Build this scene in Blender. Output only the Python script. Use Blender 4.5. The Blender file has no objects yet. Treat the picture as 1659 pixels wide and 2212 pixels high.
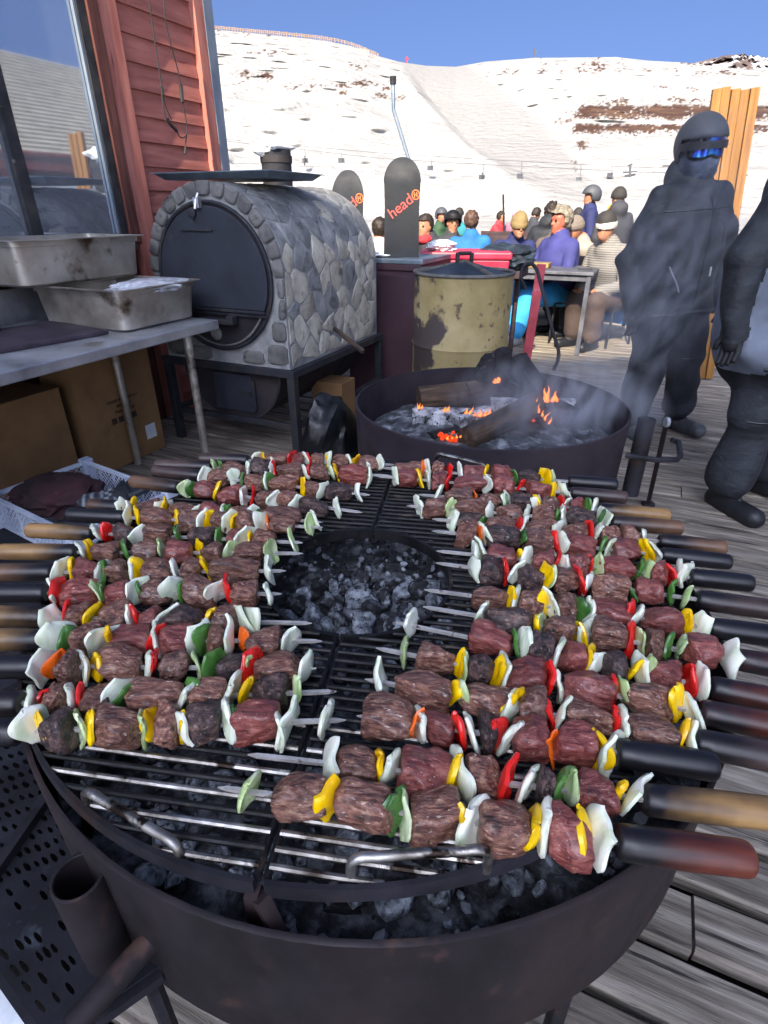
import bpy, bmesh, math, random
import numpy as np
from mathutils import Vector, Matrix, noise, Euler
R = math.radians
random.seed(7); np.random.seed(7)
scene = bpy.context.scene
col = scene.collection

# ------------------------------------------------------------------ camera, sky, sun, exposure
CAM_H, PITCH, FPX = 1.40, R(28.3), 1220.0          # FPX: focal length in px of a 1659 x 2212 frame
cd = bpy.data.cameras.new('camera'); cam = bpy.data.objects.new('camera', cd); col.objects.link(cam)
cam.location = (0, 0, CAM_H); cam.rotation_euler = (R(90) - PITCH, 0, 0)
cd.sensor_fit = 'VERTICAL'; cd.sensor_height = 24; cd.lens = 24 * FPX / 2212
cd.clip_start = .02; cd.clip_end = 5000
scene.camera = cam
SUN_EL, SUN_AZ = R(38), math.atan2(-.32, -.947)     # azimuth of the sun measured from +Y towards +X
sdir = Vector((math.cos(SUN_EL) * math.sin(SUN_AZ), math.cos(SUN_EL) * math.cos(SUN_AZ), math.sin(SUN_EL)))
w = bpy.data.worlds.new('World'); scene.world = w; w.use_nodes = True
wn = w.node_tree.nodes; wl = w.node_tree.links
bg = wn['Background']; sky = wn.new('ShaderNodeTexSky'); sky.sky_type = 'NISHITA'; sky.sun_disc = False
sky.sun_elevation = SUN_EL; sky.sun_rotation = SUN_AZ; sky.altitude = 0; sky.air_density = .30; sky.dust_density = 5.5; sky.ozone_density = 8
wl.new(sky.outputs[0], bg.inputs['Color']); bg.inputs['Strength'].default_value = .15
sl = bpy.data.lights.new('sun', 'SUN'); so = bpy.data.objects.new('sun', sl); col.objects.link(so)
so.rotation_euler = (-sdir).to_track_quat('-Z', 'Y').to_euler(); so.location = (0, 0, 30)
sl.energy = 4.8; sl.angle = R(.5); sl.color = (1, .86, .65)
vs = scene.view_settings; vs.view_transform = 'Standard'; vs.look = 'None'; vs.gamma = 1; vs.use_curve_mapping = False
vs.exposure = 1.30
scene.cycles.use_denoising = True; scene.cycles.max_bounces = 8; scene.cycles.transparent_max_bounces = 12
scene.cycles.volume_bounces = 1; scene.cycles.volume_max_steps = 128

# ------------------------------------------------------------------ rays of the photograph -> points of the place
CP, SP = math.cos(PITCH), math.sin(PITCH)
def ray(u, v):
    x = (u - 829.5) / FPX; y = (1106 - v) / FPX
    return Vector((x, CP + SP * y, -SP + CP * y))
def PZ(u, v, z):
    d = ray(u, v); t = (z - CAM_H) / d.z
    return Vector((d.x * t, d.y * t, z))
def PY(u, v, Y):
    d = ray(u, v); t = Y / d.y
    return Vector((d.x * t, Y, CAM_H + d.z * t))
def SZ(u, v, z): return PZ(u * .92167, v * .92167, z)
AZW = math.atan2(.4115, .9114)                      # the house wall and the oven run along W, the deck planks along N
W = Vector((math.sin(AZW), math.cos(AZW), 0)); N = Vector((math.cos(AZW), -math.sin(AZW), 0))
def L(a, b, z): return W * a + N * b + Vector((0, 0, z))

# ------------------------------------------------------------------ objects and labels
def link(o, parent=None):
    col.objects.link(o)
    if parent is not None: o.parent = parent
    return o
def tag(o, label=None, cat=None, group=None, kind=None):
    if label: o['label'] = label
    if cat: o['category'] = cat
    if group: o['group'] = group
    if kind: o['kind'] = kind
    return o
def thing(name, label, cat, loc=(0, 0, 0), rotz=0, group=None, rot=None):
    o = bpy.data.objects.new(name, None); col.objects.link(o)
    o.empty_display_size = .05; o.location = loc; o.rotation_euler = rot if rot else (0, 0, rotz)
    return tag(o, label, cat, group)
def wallthing(name, label, cat, a, b, z=0, group=None): return thing(name, label, cat, L(a, b, z), -AZW, group)   # local x = N, local y = W

class MB:
    def __init__(s): s.v = []; s.f = []; s.m = []
    def add(s, vs, fs, mi=0):
        k = len(s.v); s.v += [tuple(p) for p in vs]; s.f += [tuple(i + k for i in f) for f in fs]; s.m += [mi] * len(fs); return s
    def box(s, lo, hi, mi=0, rot=None, at=(0, 0, 0)):
        x0, y0, z0 = lo; x1, y1, z1 = hi
        vs = [Vector(p) for p in ((x0,y0,z0),(x1,y0,z0),(x1,y1,z0),(x0,y1,z0),(x0,y0,z1),(x1,y0,z1),(x1,y1,z1),(x0,y1,z1))]
        if rot is not None: vs = [rot @ p for p in vs]
        vs = [p + Vector(at) for p in vs]
        return s.add(vs, [(0,3,2,1),(4,5,6,7),(0,1,5,4),(1,2,6,5),(2,3,7,6),(3,0,4,7)], mi)
    def tube(s, pts, r, n=8, mi=0, caps=True, closed=False, up=None):
        pts = [Vector(p) for p in pts]; m = len(pts)
        rs = r if isinstance(r, (list, tuple)) else [r] * m
        t0 = (pts[1] - pts[0]).normalized()
        a = Vector(up) if up else (Vector((0, 0, 1)) if abs(t0.z) < .9 else Vector((1, 0, 0)))
        a = (a - t0 * a.dot(t0)).normalized(); vs = []
        for i, p in enumerate(pts):
            if closed: t = (pts[(i + 1) % m] - pts[i - 1]).normalized()
            else: t = (pts[min(i + 1, m - 1)] - pts[max(i - 1, 0)]).normalized()
            a = a - t * a.dot(t); a.normalize(); b = t.cross(a)
            for k in range(n):
                th = 2 * math.pi * (k + .5) / n
                vs.append(p + (a * math.cos(th) + b * math.sin(th)) * rs[i])
        fs = []
        for i in range(m if closed else m - 1):
            for k in range(n):
                j = (i + 1) % m
                fs.append((i * n + k, i * n + (k + 1) % n, j * n + (k + 1) % n, j * n + k))
        if caps and not closed: fs += [tuple(range(n))[::-1], tuple(range((m - 1) * n, m * n))]
        return s.add(vs, fs, mi)
    def lathe(s, prof, n=48, mi=0, a0=0, a1=2 * math.pi, at=(0, 0, 0), close=True):
        full = abs(a1 - a0 - 2 * math.pi) < 1e-6; cols_ = n if full else n + 1; m = len(prof); vs = []
        for k in range(cols_):
            th = a0 + (a1 - a0) * k / n; c, sn = math.cos(th), math.sin(th)
            vs += [(at[0] + r * c, at[1] + r * sn, at[2] + z) for r, z in prof]
        fs = []
        for k in range(n):
            j = (k + 1) % cols_
            for i in range(m if close else m - 1):
                i2 = (i + 1) % m
                fs.append((k * m + i, j * m + i, j * m + i2, k * m + i2))
        return s.add(vs, fs, mi)
    def prism(s, poly, z0, z1, mi=0, M=None):
        n = len(poly); vs = [Vector((x, y, z0)) for x, y in poly] + [Vector((x, y, z1)) for x, y in poly]
        if M is not None: vs = [M @ p for p in vs]
        return s.add(vs, [tuple(range(n))[::-1], tuple(range(n, 2 * n))] + [(i, (i + 1) % n, n + (i + 1) % n, n + i) for i in range(n)], mi)
    def mesh(s, name, mats, smooth=True, ang=40):
        me = bpy.data.meshes.new(name); me.from_pydata(s.v, [], s.f)
        for m in (mats if isinstance(mats, (list, tuple)) else [mats]): me.materials.append(m)
        if any(s.m): me.polygons.foreach_set('material_index', s.m)
        bm = bmesh.new(); bm.from_mesh(me); bmesh.ops.recalc_face_normals(bm, faces=bm.faces); bm.to_mesh(me); bm.free()
        if smooth:
            me.polygons.foreach_set('use_smooth', [True] * len(me.polygons)); me.set_sharp_from_angle(angle=R(ang))
        me.update(); return me
    def build(s, name, mats, parent=None, smooth=True, bevel=0, ang=40):
        o = bpy.data.objects.new(name, s.mesh(name, mats, smooth, ang)); link(o, parent)
        if bevel:
            b = o.modifiers.new('edge', 'BEVEL'); b.width = bevel; b.segments = 2; b.limit_method = 'ANGLE'; b.angle_limit = R(35)
        return o
def bx(name, lo, hi, m, parent=None, bevel=.003): return MB().box(lo, hi).build(name, m, parent, False, bevel)
def inst(name, me, parent=None, loc=(0, 0, 0), rot=(0, 0, 0), scale=(1, 1, 1), mat=None):
    o = bpy.data.objects.new(name, me); link(o, parent); o.location = loc; o.rotation_euler = rot; o.scale = scale
    if mat is not None:
        o.material_slots[0].link = 'OBJECT'; o.material_slots[0].material = mat
    return o
def text(name, body, size, m, parent, M, extrude=.0008, shear=0):
    c = bpy.data.curves.new(name, 'FONT'); c.body = body; c.size = size; c.extrude = extrude; c.align_x = 'CENTER'; c.align_y = 'CENTER'; c.shear = shear; c.offset = .0
    t = bpy.data.objects.new(name, c); col.objects.link(t)
    dg = bpy.context.evaluated_depsgraph_get(); me = bpy.data.meshes.new_from_object(t.evaluated_get(dg))
    bpy.data.objects.remove(t); me.materials.clear(); me.materials.append(m); me.transform(M)
    o = bpy.data.objects.new(name, me); return link(o, parent)

# ------------------------------------------------------------------ materials
def lin(h):
    h = h.lstrip('#'); f = lambda c: c / 12.92 if c <= .04045 else ((c + .055) / 1.055) ** 2.4
    return tuple(f(int(h[i:i + 2], 16) / 255) for i in (0, 2, 4)) + (1,)
def C(c): return lin(c) if isinstance(c, str) else tuple(c) + (1,)
def M(name, cols, scale=6, detail=5, rough=.6, rough2=None, metal=0, bump=.15, bscale=40, stretch=(1, 1, 1), coord='Object', stops=None,
      rand=True, spots=None, spot=(12, .62, .68), wave=None, sss=0, coat=0, ior=1.45, tint=0, dist=.002, bstretch=None, emit=None, spots2=None, spot2=(30, .64, .7)):
    m = bpy.data.materials.new(name); m.use_nodes = True; nt = m.node_tree; n = nt.nodes; l = nt.links; b = n['Principled BSDF']
    tc = n.new('ShaderNodeTexCoord'); mp = n.new('ShaderNodeMapping'); mp.inputs['Scale'].default_value = stretch
    src = tc.outputs[coord]; oi = n.new('ShaderNodeObjectInfo')
    if rand:
        ad = n.new('ShaderNodeVectorMath'); ad.operation = 'ADD'; sc = n.new('ShaderNodeVectorMath'); sc.operation = 'SCALE'
        cb = n.new('ShaderNodeCombineXYZ'); l.new(oi.outputs['Random'], cb.inputs[0]); l.new(oi.outputs['Random'], cb.inputs[2]); cb.inputs[1].default_value = .3
        l.new(cb.outputs[0], sc.inputs[0]); sc.inputs['Scale'].default_value = 37.0
        l.new(src, ad.inputs[0]); l.new(sc.outputs[0], ad.inputs[1]); src = ad.outputs[0]
    l.new(src, mp.inputs[0])
    def nz(s_, d_, vec=None, dis=0, ty='NOISE'):
        t = n.new('ShaderNodeTexNoise'); t.inputs['Scale'].default_value = s_; t.inputs['Detail'].default_value = d_; t.inputs['Roughness'].default_value = .6
        t.inputs['Distortion'].default_value = dis; l.new(vec or mp.outputs[0], t.inputs['Vector']); return t
    fac = nz(scale, detail).outputs[0]
    if wave:
        wv = n.new('ShaderNodeTexWave'); wv.inputs['Scale'].default_value = wave[0]; wv.inputs['Distortion'].default_value = wave[1]; wv.inputs['Detail'].default_value = 3
        wv.bands_direction = wave[2] if len(wave) > 2 else 'Y'; l.new(mp.outputs[0], wv.inputs['Vector'])
        mm = n.new('ShaderNodeMix'); mm.inputs[0].default_value = .5; l.new(fac, mm.inputs[2]); l.new(wv.outputs[0], mm.inputs[3]); fac = mm.outputs[0]
    cr = n.new('ShaderNodeValToRGB'); e = cr.color_ramp.elements
    k = len(cols); st = stops or [.32 + .36 * i / max(1, k - 1) for i in range(k)]
    e[0].position = st[0]; e[0].color = C(cols[0])
    if k == 1: e[1].color = C(cols[0])
    else: e[1].position = st[1]; e[1].color = C(cols[1])
    for i in range(2, k): q = e.new(st[i]); q.color = C(cols[i])
    l.new(fac, cr.inputs[0]); outc = cr.outputs[0]
    for sp_, par in ((spots, spot), (spots2, spot2)):
        if sp_:
            t = nz(par[0], 4); r2 = n.new('ShaderNodeMapRange'); r2.inputs[1].default_value = par[1]; r2.inputs[2].default_value = par[2]; l.new(t.outputs[0], r2.inputs[0])
            mx = n.new('ShaderNodeMix'); mx.data_type = 'RGBA'; l.new(r2.outputs[0], mx.inputs[0]); l.new(outc, mx.inputs[6]); mx.inputs[7].default_value = C(sp_); outc = mx.outputs[2]
    if tint:
        hs = n.new('ShaderNodeHueSaturation'); mr = n.new('ShaderNodeMapRange'); mr.inputs[3].default_value = 1 - tint; mr.inputs[4].default_value = 1 + tint
        l.new(oi.outputs['Random'], mr.inputs[0]); l.new(mr.outputs[0], hs.inputs['Value']); l.new(outc, hs.inputs['Color']); outc = hs.outputs[0]
    l.new(outc, b.inputs['Base Color'])
    if rough2 is None: b.inputs['Roughness'].default_value = rough
    else:
        mr = n.new('ShaderNodeMapRange'); mr.inputs[1].default_value = .35; mr.inputs[2].default_value = .65; mr.inputs[3].default_value = rough; mr.inputs[4].default_value = rough2
        l.new(nz(scale * 1.7, 4).outputs[0], mr.inputs[0]); l.new(mr.outputs[0], b.inputs['Roughness'])
    b.inputs['Metallic'].default_value = metal; b.inputs['IOR'].default_value = ior
    if sss: b.inputs['Subsurface Weight'].default_value = sss; b.inputs['Subsurface Radius'].default_value = (.006, .004, .003); b.inputs['Subsurface Scale'].default_value = 1
    if coat: b.inputs['Coat Weight'].default_value = coat; b.inputs['Coat Roughness'].default_value = .15
    if bump:
        bp = n.new('ShaderNodeBump'); bp.inputs['Strength'].default_value = bump; bp.inputs['Distance'].default_value = dist
        vec = None
        if bstretch: mp2 = n.new('ShaderNodeMapping'); mp2.inputs['Scale'].default_value = bstretch; l.new(src, mp2.inputs[0]); vec = mp2.outputs[0]
        h = nz(bscale, 4, vec).outputs[0]
        if wave:
            ah = n.new('ShaderNodeMath'); ah.operation = 'ADD'; l.new(h, ah.inputs[0]); l.new(wv.outputs[0], ah.inputs[1]); h = ah.outputs[0]
        l.new(h, bp.inputs['Height']); l.new(bp.outputs[0], b.inputs['Normal'])
    if emit: b.inputs['Emission Color'].default_value = C(emit[0]); b.inputs['Emission Strength'].default_value = emit[1]
    return m

m_plank = M('weathered_plank', ['#4f4840', '#797166', '#a0978b'], 9, 8, .85, bump=.5, bscale=30, stretch=(.35, 6, 6), tint=.16, spots='#2b2825', spot=(7, .6, .68), spots2='#34302c', spot2=(42, .66, .7), dist=.004, bstretch=(.6, 14, 14))
m_dark = M('dark_under', ['#15130f', '#26221d'], 5, rough=.95)
m_blacksteel = M('black_steel', ['#141418', '#26262c', '#33313a'], 10, 6, .55, .8, metal=.35, bump=.25, bscale=60, spots='#3a2a24', spot=(6, .58, .7))
m_rodsteel = M('grate_steel', ['#0a0a0b', '#131315', '#1f1d1e'], 14, 6, .45, .7, metal=.25, bump=.35, bscale=90, spots='#463a30', spot=(18, .6, .7))
m_wornrod = M('worn_bright_rod', ['#3b342e', '#8d8881', '#c4c2bf'], 16, 6, .25, .5, metal=.9, bump=.3, bscale=90, spots='#2a211c', spot=(25, .55, .62))
m_pan = M('rusty_brown_pan', ['#171316', '#272023', '#382a2b'], 5, 9, .55, .85, metal=.25, bump=.35, bscale=60, spots='#151214', spot=(4, .52, .66), spots2='#4a362f', spot2=(14, .60, .72), stretch=(1, 1, .6))
m_steel = M('stainless_steel', ['#8d9096', '#aeb1b6', '#c6c8cc'], 5, 6, .30, .5, metal=.7, bump=.05, bscale=40, spots='#6a5a48', spot=(4, .62, .75))
m_oldsteel = M('stained_pan_steel', ['#857d72', '#b0aaa0', '#ccc8c0'], 3, 7, .32, .5, metal=.65, bump=.08, bscale=30, spots='#4e4030', spot=(5, .57, .7), spots2='#7a4b30', spot2=(7, .68, .75))
m_skewer = M('skewer_steel', ['#a7a19a', '#d2cfca'], 30, rough=.35, metal=.35, bump=.1, spots='#5a4437', spot=(60, .6, .7))
m_meat = M('grilled_beef', ['#3d211b', '#623a2f', '#835847', '#a3826b'], 2.6, 8, .38, .6, bump=1.0, bscale=2.6, stretch=(.7, 1.5, 1.5), tint=.24, spots='#c0aa98', spot=(4.5, .60, .70), spots2='#2a1b17', spot2=(1.5, .56, .70), coat=.4, dist=.0065, bstretch=(.5, 2.2, 2.2), sss=.05)
m_rawmeat = M('rare_beef', ['#55231f', '#7a3a34', '#985d51'], 2.4, 6, .34, .5, bump=.9, bscale=2.8, stretch=(.7, 1.5, 1.5), tint=.2, spots='#dcc6bc', spot=(8, .66, .70), spots2='#4c2624', spot2=(1.5, .56, .72), coat=.4, dist=.005, bstretch=(.6, 2, 2), sss=.08)
m_charmeat = M('charred_beef', ['#1f1516', '#43302e', '#6f544c'], 2.0, 7, .45, .7, bump=1.0, bscale=3, tint=.2, spots='#120d0e', spot=(1.6, .52, .62), spots2='#94806f', spot2=(5, .62, .70), coat=.2, dist=.006, bstretch=(.5, 1.8, 1.8))
m_onion = M('onion', ['#c9d6b4', '#e3e8d2', '#f0efe2'], 14, 4, .3, .42, bump=.12, bscale=50, stretch=(1, 4, 1), tint=.08, spots='#8a6a3c', spot=(48, .71, .76), coat=.25, sss=.25)
m_onion_green = M('green_onion_layer', ['#8fae68', '#b9cc92', '#dfe6c6'], 12, 4, .32, bump=.12, bscale=50, stretch=(1, 4, 1), tint=.1, spots='#5d4a26', spot=(45, .7, .76), coat=.25, sss=.2)
def pep(name, c, d): return M(name, [d, c, c], 14, 4, .22, .35, bump=.15, bscale=22, tint=.12, spots='#3a1d0c', spot=(34, .7, .76), coat=.4, sss=.12)
m_yel = pep('yellow_pepper', '#f2c400', '#d59a00'); m_red = pep('red_pepper', '#d8211a', '#a81016'); m_grn = pep('green_pepper', '#4b7a34', '#2c5524'); m_org = pep('orange_pepper', '#ee6a16', '#d2480c')
def handle_mat(name, cols, stops): return M(name, cols, 3, 6, .4, .6, bump=.25, bscale=40, stretch=(1, 12, 12), stops=stops, tint=.1, coat=.1, bstretch=(2, 20, 20))
h_black = handle_mat('blackened_handle', ['#0d0d10', '#18171a', '#28232a'], [.3, .5, .75])
m_coal = M('charcoal', ['#08080a', '#15161a', '#2e3036'], 2, 6, .75, bump=.6, bscale=6, tint=.35, spots='#7d828a', spot=(1.3, .52, .68), dist=.003)
m_ashcoal = M('ash_covered_charcoal', ['#2c2f34', '#6a7078', '#a2a8b0'], 1.6, 7, .9, bump=.6, bscale=6, tint=.25, dist=.003, spots='#17181c', spot=(2.2, .55, .65))
m_ash = M('ash_bed', ['#101113', '#34363a', '#73777d'], 30, 8, .95, bump=.7, bscale=90, dist=.006)
m_snow = M('snow', ['#c9ced4', '#dfe3e6'], 30, 6, .7, bump=.3, bscale=10)
m_cloth_black = M('black_ski_fabric', ['#15171b', '#212429', '#2d3138'], 7, 7, .7, bump=.75, bscale=9, rand=False, dist=.02, stretch=(1, 1, 1.6))

# ------------------------------------------------------------------ snow ground and mountain
def smooth(x): x = np.clip(x, 0, 1); return x * x * (3 - 2 * x)
RIDGE = [(-900,150),(-300,95),(0,78),(300,66),(440,63),(520,70),(620,80),(700,88),(760,101),(820,123),(860,134),(920,143),(985,145),(1050,134),(1150,126),(1250,125),(1330,124),(1400,132),(1480,136),(1540,143),(1620,152),(1700,150),(2000,140),(2700,200)]
def azel(u, v): d = ray(u, v); return math.atan2(d.x, d.y), math.atan2(d.z, math.hypot(d.x, d.y))
_ra = [azel(u, v) for u, v in RIDGE]
ridge_az = np.array([a for a, e in _ra]); ridge_el = np.array([e for a, e in _ra])
ROCK = [  # centre and half size of the bare patches, as seen on the slope
 (1450,242,205,18),(1620,240,120,16),(1320,246,80,14),(1450,277,215,12),(1600,275,120,13),(1330,222,60,6),(1480,216,70,5),
 (530,158,16,7),(572,163,20,11),(595,113,28,5),(545,113,30,3),(495,73,34,3),(560,76,22,3),(675,184,34,5),(733,184,24,5),(783,181,30,10),(838,190,13,11),(822,206,18,7),(868,209,16,5),(640,192,10,4),(672,199,10,4),(737,199,12,4),(514,182,10,3),
 (760,140,8,5),(775,146,7,3),(1200,154,62,3),(1300,140,58,3),(1355,150,75,2),(1295,122,30,4),(1435,188,10,3),(1460,193,13,3),(1500,191,16,4),(1500,137,28,4),(1535,157,40,4),(1217,261,14,4),(1258,312,15,13),(1243,352,6,10),(600,440,4,2),(720,230,4,2),(1100,120,30,4)]
def terrain():
    az = np.concatenate([np.linspace(R(-100), R(-26), 40)[:-1], np.linspace(R(-26), R(39), 620), np.linspace(R(39), R(100), 40)[1:]])
    na = len(az); er = np.interp(az, ridge_az, ridge_el)
    R0, RR = 15.0, 430.0
    zr = CAM_H + RR * np.tan(er)
    rows = np.concatenate([np.geomspace(1.0, 100, 26)[:-1], 100 + (RR - 100) * np.linspace(0, 1, 300) ** 1.0, [RR + 25, RR + 90, RR + 300]])
    t = np.clip((rows - 100) / (RR - 100), 0, 1); h = t * (1 + .3 * (1 - t))
    Rg, A = np.meshgrid(rows, az, indexing='ij'); Hh = np.repeat(h[:, None], na, 1)
    base = -1.1 + .75 * smooth((Rg - 10.5) / 2.5) + .5 * smooth((Rg - 25) / 80)
    Z = base + (zr[None, :] - base) * Hh
    for i, dz in ((-3, 6), (-2, 40), (-1, 110)): Z[i] = zr - dz
    EL = np.arctan2(Z - CAM_H, Rg)
    # frame coordinates of every vertex, to lay the gully and the bare patches out
    dx = np.sin(A); dy = np.cos(A); dzv = np.tan(EL)
    dep = dy * CP - dzv * SP; up = dy * SP + dzv * CP; dep = np.where(dep < .05, .05, dep)
    U = 829.5 + FPX * dx / dep; V = 1106 - FPX * up / dep
    # spur on the left stands nearer than the piste beside it
    gu = np.interp(V, [120,150,215,260,320,380,440,480], [835,862,915,955,1012,1090,1200,1290])
    wd = np.interp(V, [130,240,320,440], [26,15,16,130])
    far = smooth((U - gu) / wd); amp = np.interp(V, [120,160,220,300,350,470], [.02,.08,.19,.18,.07,0.0])
    gr = np.interp(V, [140,210,290,420], [1003,1100,1185,1300])
    far2 = smooth((U - gr) / 60); amp2 = np.interp(V, [130,170,300,420], [0,.03,.035,0])
    k = 1 + far * amp - far2 * amp2
    Rg = np.where(Rg > 100, Rg * k, Rg)
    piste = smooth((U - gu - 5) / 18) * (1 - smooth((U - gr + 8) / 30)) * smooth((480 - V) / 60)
    flat = 1 - smooth((Rg - 100) / 30)
    pts = np.stack([Rg * np.sin(A), Rg * np.cos(A), CAM_H + Rg * np.tan(EL)], -1)
    rng = np.random.RandomState(3); nzv = np.zeros_like(Rg)
    X, Y, ZZ = pts[..., 0], pts[..., 1], pts[..., 2] * 2.0
    for i in range(46):
        f = rng.uniform(.10, .95); d = rng.normal(size=3); d /= np.linalg.norm(d); d *= f
        e = rng.normal(size=3); e /= np.linalg.norm(e)
        nzv += np.sin(X * d[0] + Y * d[1] + ZZ * d[2] + rng.uniform(0, 6) + 1.6 * np.sin((X * e[0] + Y * e[1] + ZZ * e[2]) * f * .7)) * (.35 / f) ** .75
    nzv /= 5.0
    ampn = (1.9 * (1 - .85 * piste)) * (1 - flat)
    Rn = Rg + np.where(Rg < RR * 1.06, nzv * ampn, 0)
    scl = Rn / np.maximum(Rg, 1e-6); pts[..., 0] *= scl; pts[..., 1] *= scl; pts[..., 2] = CAM_H + (pts[..., 2] - CAM_H) * scl
    rk = np.full(U.shape, -9.0)
    rough = np.zeros_like(U)
    for i in range(22):
        f = rng.uniform(.06, .75); th = rng.uniform(0, 6.28)
        rough += np.sin(U * f * math.cos(th) + V * 1.6 * f * math.sin(th) + rng.uniform(0, 6) + 1.4 * np.sin(U * f * .6 + V * f * .9 + i)) / 22 ** .5
    for u, v, ru, rv in ROCK:
        e = 1 - np.sqrt(((U - u) / ru) ** 2 + ((V - v) / rv) ** 2); e *= min(ru, rv) / 9.0
        if ru > 100: e = np.minimum(np.minimum((rv - np.abs(V - v - rough * 2)) / 8, (ru - np.abs(U - u)) / 10), 1.2)
        rk = np.maximum(rk, e)
    road = smooth((np.abs(V - 261.5 - (U - 1240) * .012) - 2.6) / 1.6); rk = np.where((U > 1235), rk - (1 - road) * 4, rk)
    rk = np.clip((np.maximum(rk, -1.2) * .9 + rough * .55) * 2.4 - .42, 0, 1) * (rk > -1.1) * (V < 420)
    nr = len(rows); vs = pts.reshape(-1, 3)
    i = np.arange(nr - 1)[:, None] * na + np.arange(na - 1)[None]; fs = np.stack([i, i + 1, i + na + 1, i + na], -1).reshape(-1, 4)
    me = bpy.data.meshes.new('snowy_mountain'); me.from_pydata(vs.tolist(), [], fs.tolist())
    at = me.attributes.new('bare', 'FLOAT', 'POINT'); at.data.foreach_set('value', rk.reshape(-1).astype(np.float32))
    at = me.attributes.new('groomed', 'FLOAT', 'POINT'); at.data.foreach_set('value', piste.reshape(-1).astype(np.float32))
    me.polygons.foreach_set('use_smooth', [True] * len(me.polygons))
    return me
def snow_mat():
    m = bpy.data.materials.new('mountain_snow'); m.use_nodes = True; nt = m.node_tree; n = nt.nodes; l = nt.links; b = n['Principled BSDF']
    tc = n.new('ShaderNodeTexCoord')
    def nz(s, d): t = n.new('ShaderNodeTexNoise'); t.inputs['Scale'].default_value = s; t.inputs['Detail'].default_value = d; l.new(tc.outputs['Object'], t.inputs['Vector']); return t
    a = n.new('ShaderNodeAttribute'); a.attribute_name = 'bare'; g = n.new('ShaderNodeAttribute'); g.attribute_name = 'groomed'
    r = n.new('ShaderNodeValToRGB'); e = r.color_ramp.elements; e[0].position = .3; e[0].color = C('#33201a'); e[1].position = .7; e[1].color = C('#5c4736')
    q = e.new(.5); q.color = C('#46332a'); l.new(nz(.12, 6).outputs[0], r.inputs[0])
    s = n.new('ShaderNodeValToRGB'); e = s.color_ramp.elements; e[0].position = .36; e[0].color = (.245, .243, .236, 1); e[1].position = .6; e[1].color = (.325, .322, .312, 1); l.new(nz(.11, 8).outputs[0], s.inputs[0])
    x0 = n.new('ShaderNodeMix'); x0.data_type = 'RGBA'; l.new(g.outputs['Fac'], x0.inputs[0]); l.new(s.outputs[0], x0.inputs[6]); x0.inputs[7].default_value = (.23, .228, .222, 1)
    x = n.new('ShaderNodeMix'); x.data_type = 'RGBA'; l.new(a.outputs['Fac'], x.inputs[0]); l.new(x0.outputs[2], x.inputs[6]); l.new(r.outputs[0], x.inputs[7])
    l.new(x.outputs[2], b.inputs['Base Color']); b.inputs['Roughness'].default_value = .8; b.inputs['Specular IOR Level'].default_value = .2
    bp = n.new('ShaderNodeBump'); bp.inputs['Strength'].default_value = .8; bp.inputs['Distance'].default_value = 1.6; l.new(nz(.33, 7).outputs[0], bp.inputs['Height']); l.new(bp.outputs[0], b.inputs['Normal'])
    return m
M_SNOWM = snow_mat()
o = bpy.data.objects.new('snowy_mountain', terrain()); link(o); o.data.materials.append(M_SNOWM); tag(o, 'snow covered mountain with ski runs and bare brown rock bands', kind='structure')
g = MB().lathe([(0, -1.6), (2400, -1.6), (2400, -1.8), (0, -1.8)], 64).build('snow_ground', m_snow); tag(g, 'flat snow around the deck and behind it', kind='structure')
# rocky peak far behind the right end of the ridge
def far_peak():
    prof = [(1380,175),(1440,150),(1490,138),(1530,128),(1565,120),(1600,117),(1640,122),(1680,128),(1740,118),(1800,140),(1900,150)]
    vs = []; nn = 120; Rk = 1500.0
    us = np.linspace(1380, 1900, nn); vtop = np.interp(us, [p[0] for p in prof], [p[1] for p in prof]); m = 40
    for j in range(m):
        for i in range(nn):
            jag = noise.noise(Vector((us[i] * .09, j * .02, 3))) * 5 + noise.noise(Vector((us[i] * .3, j * .05, 7))) * 2.5
            a, e = azel(us[i], vtop[i] - jag * .7 * (1 - j / m) + j * 3.0)
            r = Rk - j * 10 + 60 * noise.noise(Vector((us[i] * .05, j * .35, 1))) + 25 * noise.noise(Vector((us[i] * .2, j * .8, 5)))
            vs.append((r * math.sin(a), r * math.cos(a), CAM_H + r * math.tan(e)))
    fs = [(j * nn + i, j * nn + i + 1, (j + 1) * nn + i + 1, (j + 1) * nn + i) for j in range(m - 1) for i in range(nn - 1)]
    return MB().add(vs, fs)
mpk = M('rock_and_snow', ['#453a38', '#5d504c', '#d8dade', '#eceef0'], .02, 8, .9, bump=.6, bscale=.03, stretch=(1, 1, .7), stops=[.35, .5, .56, .7], rand=False, dist=8)
pk = far_peak().build('rocky_peak', mpk, None, True); tag(pk, 'distant rocky peak streaked with snow at the end of the ridge', kind='structure')

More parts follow.
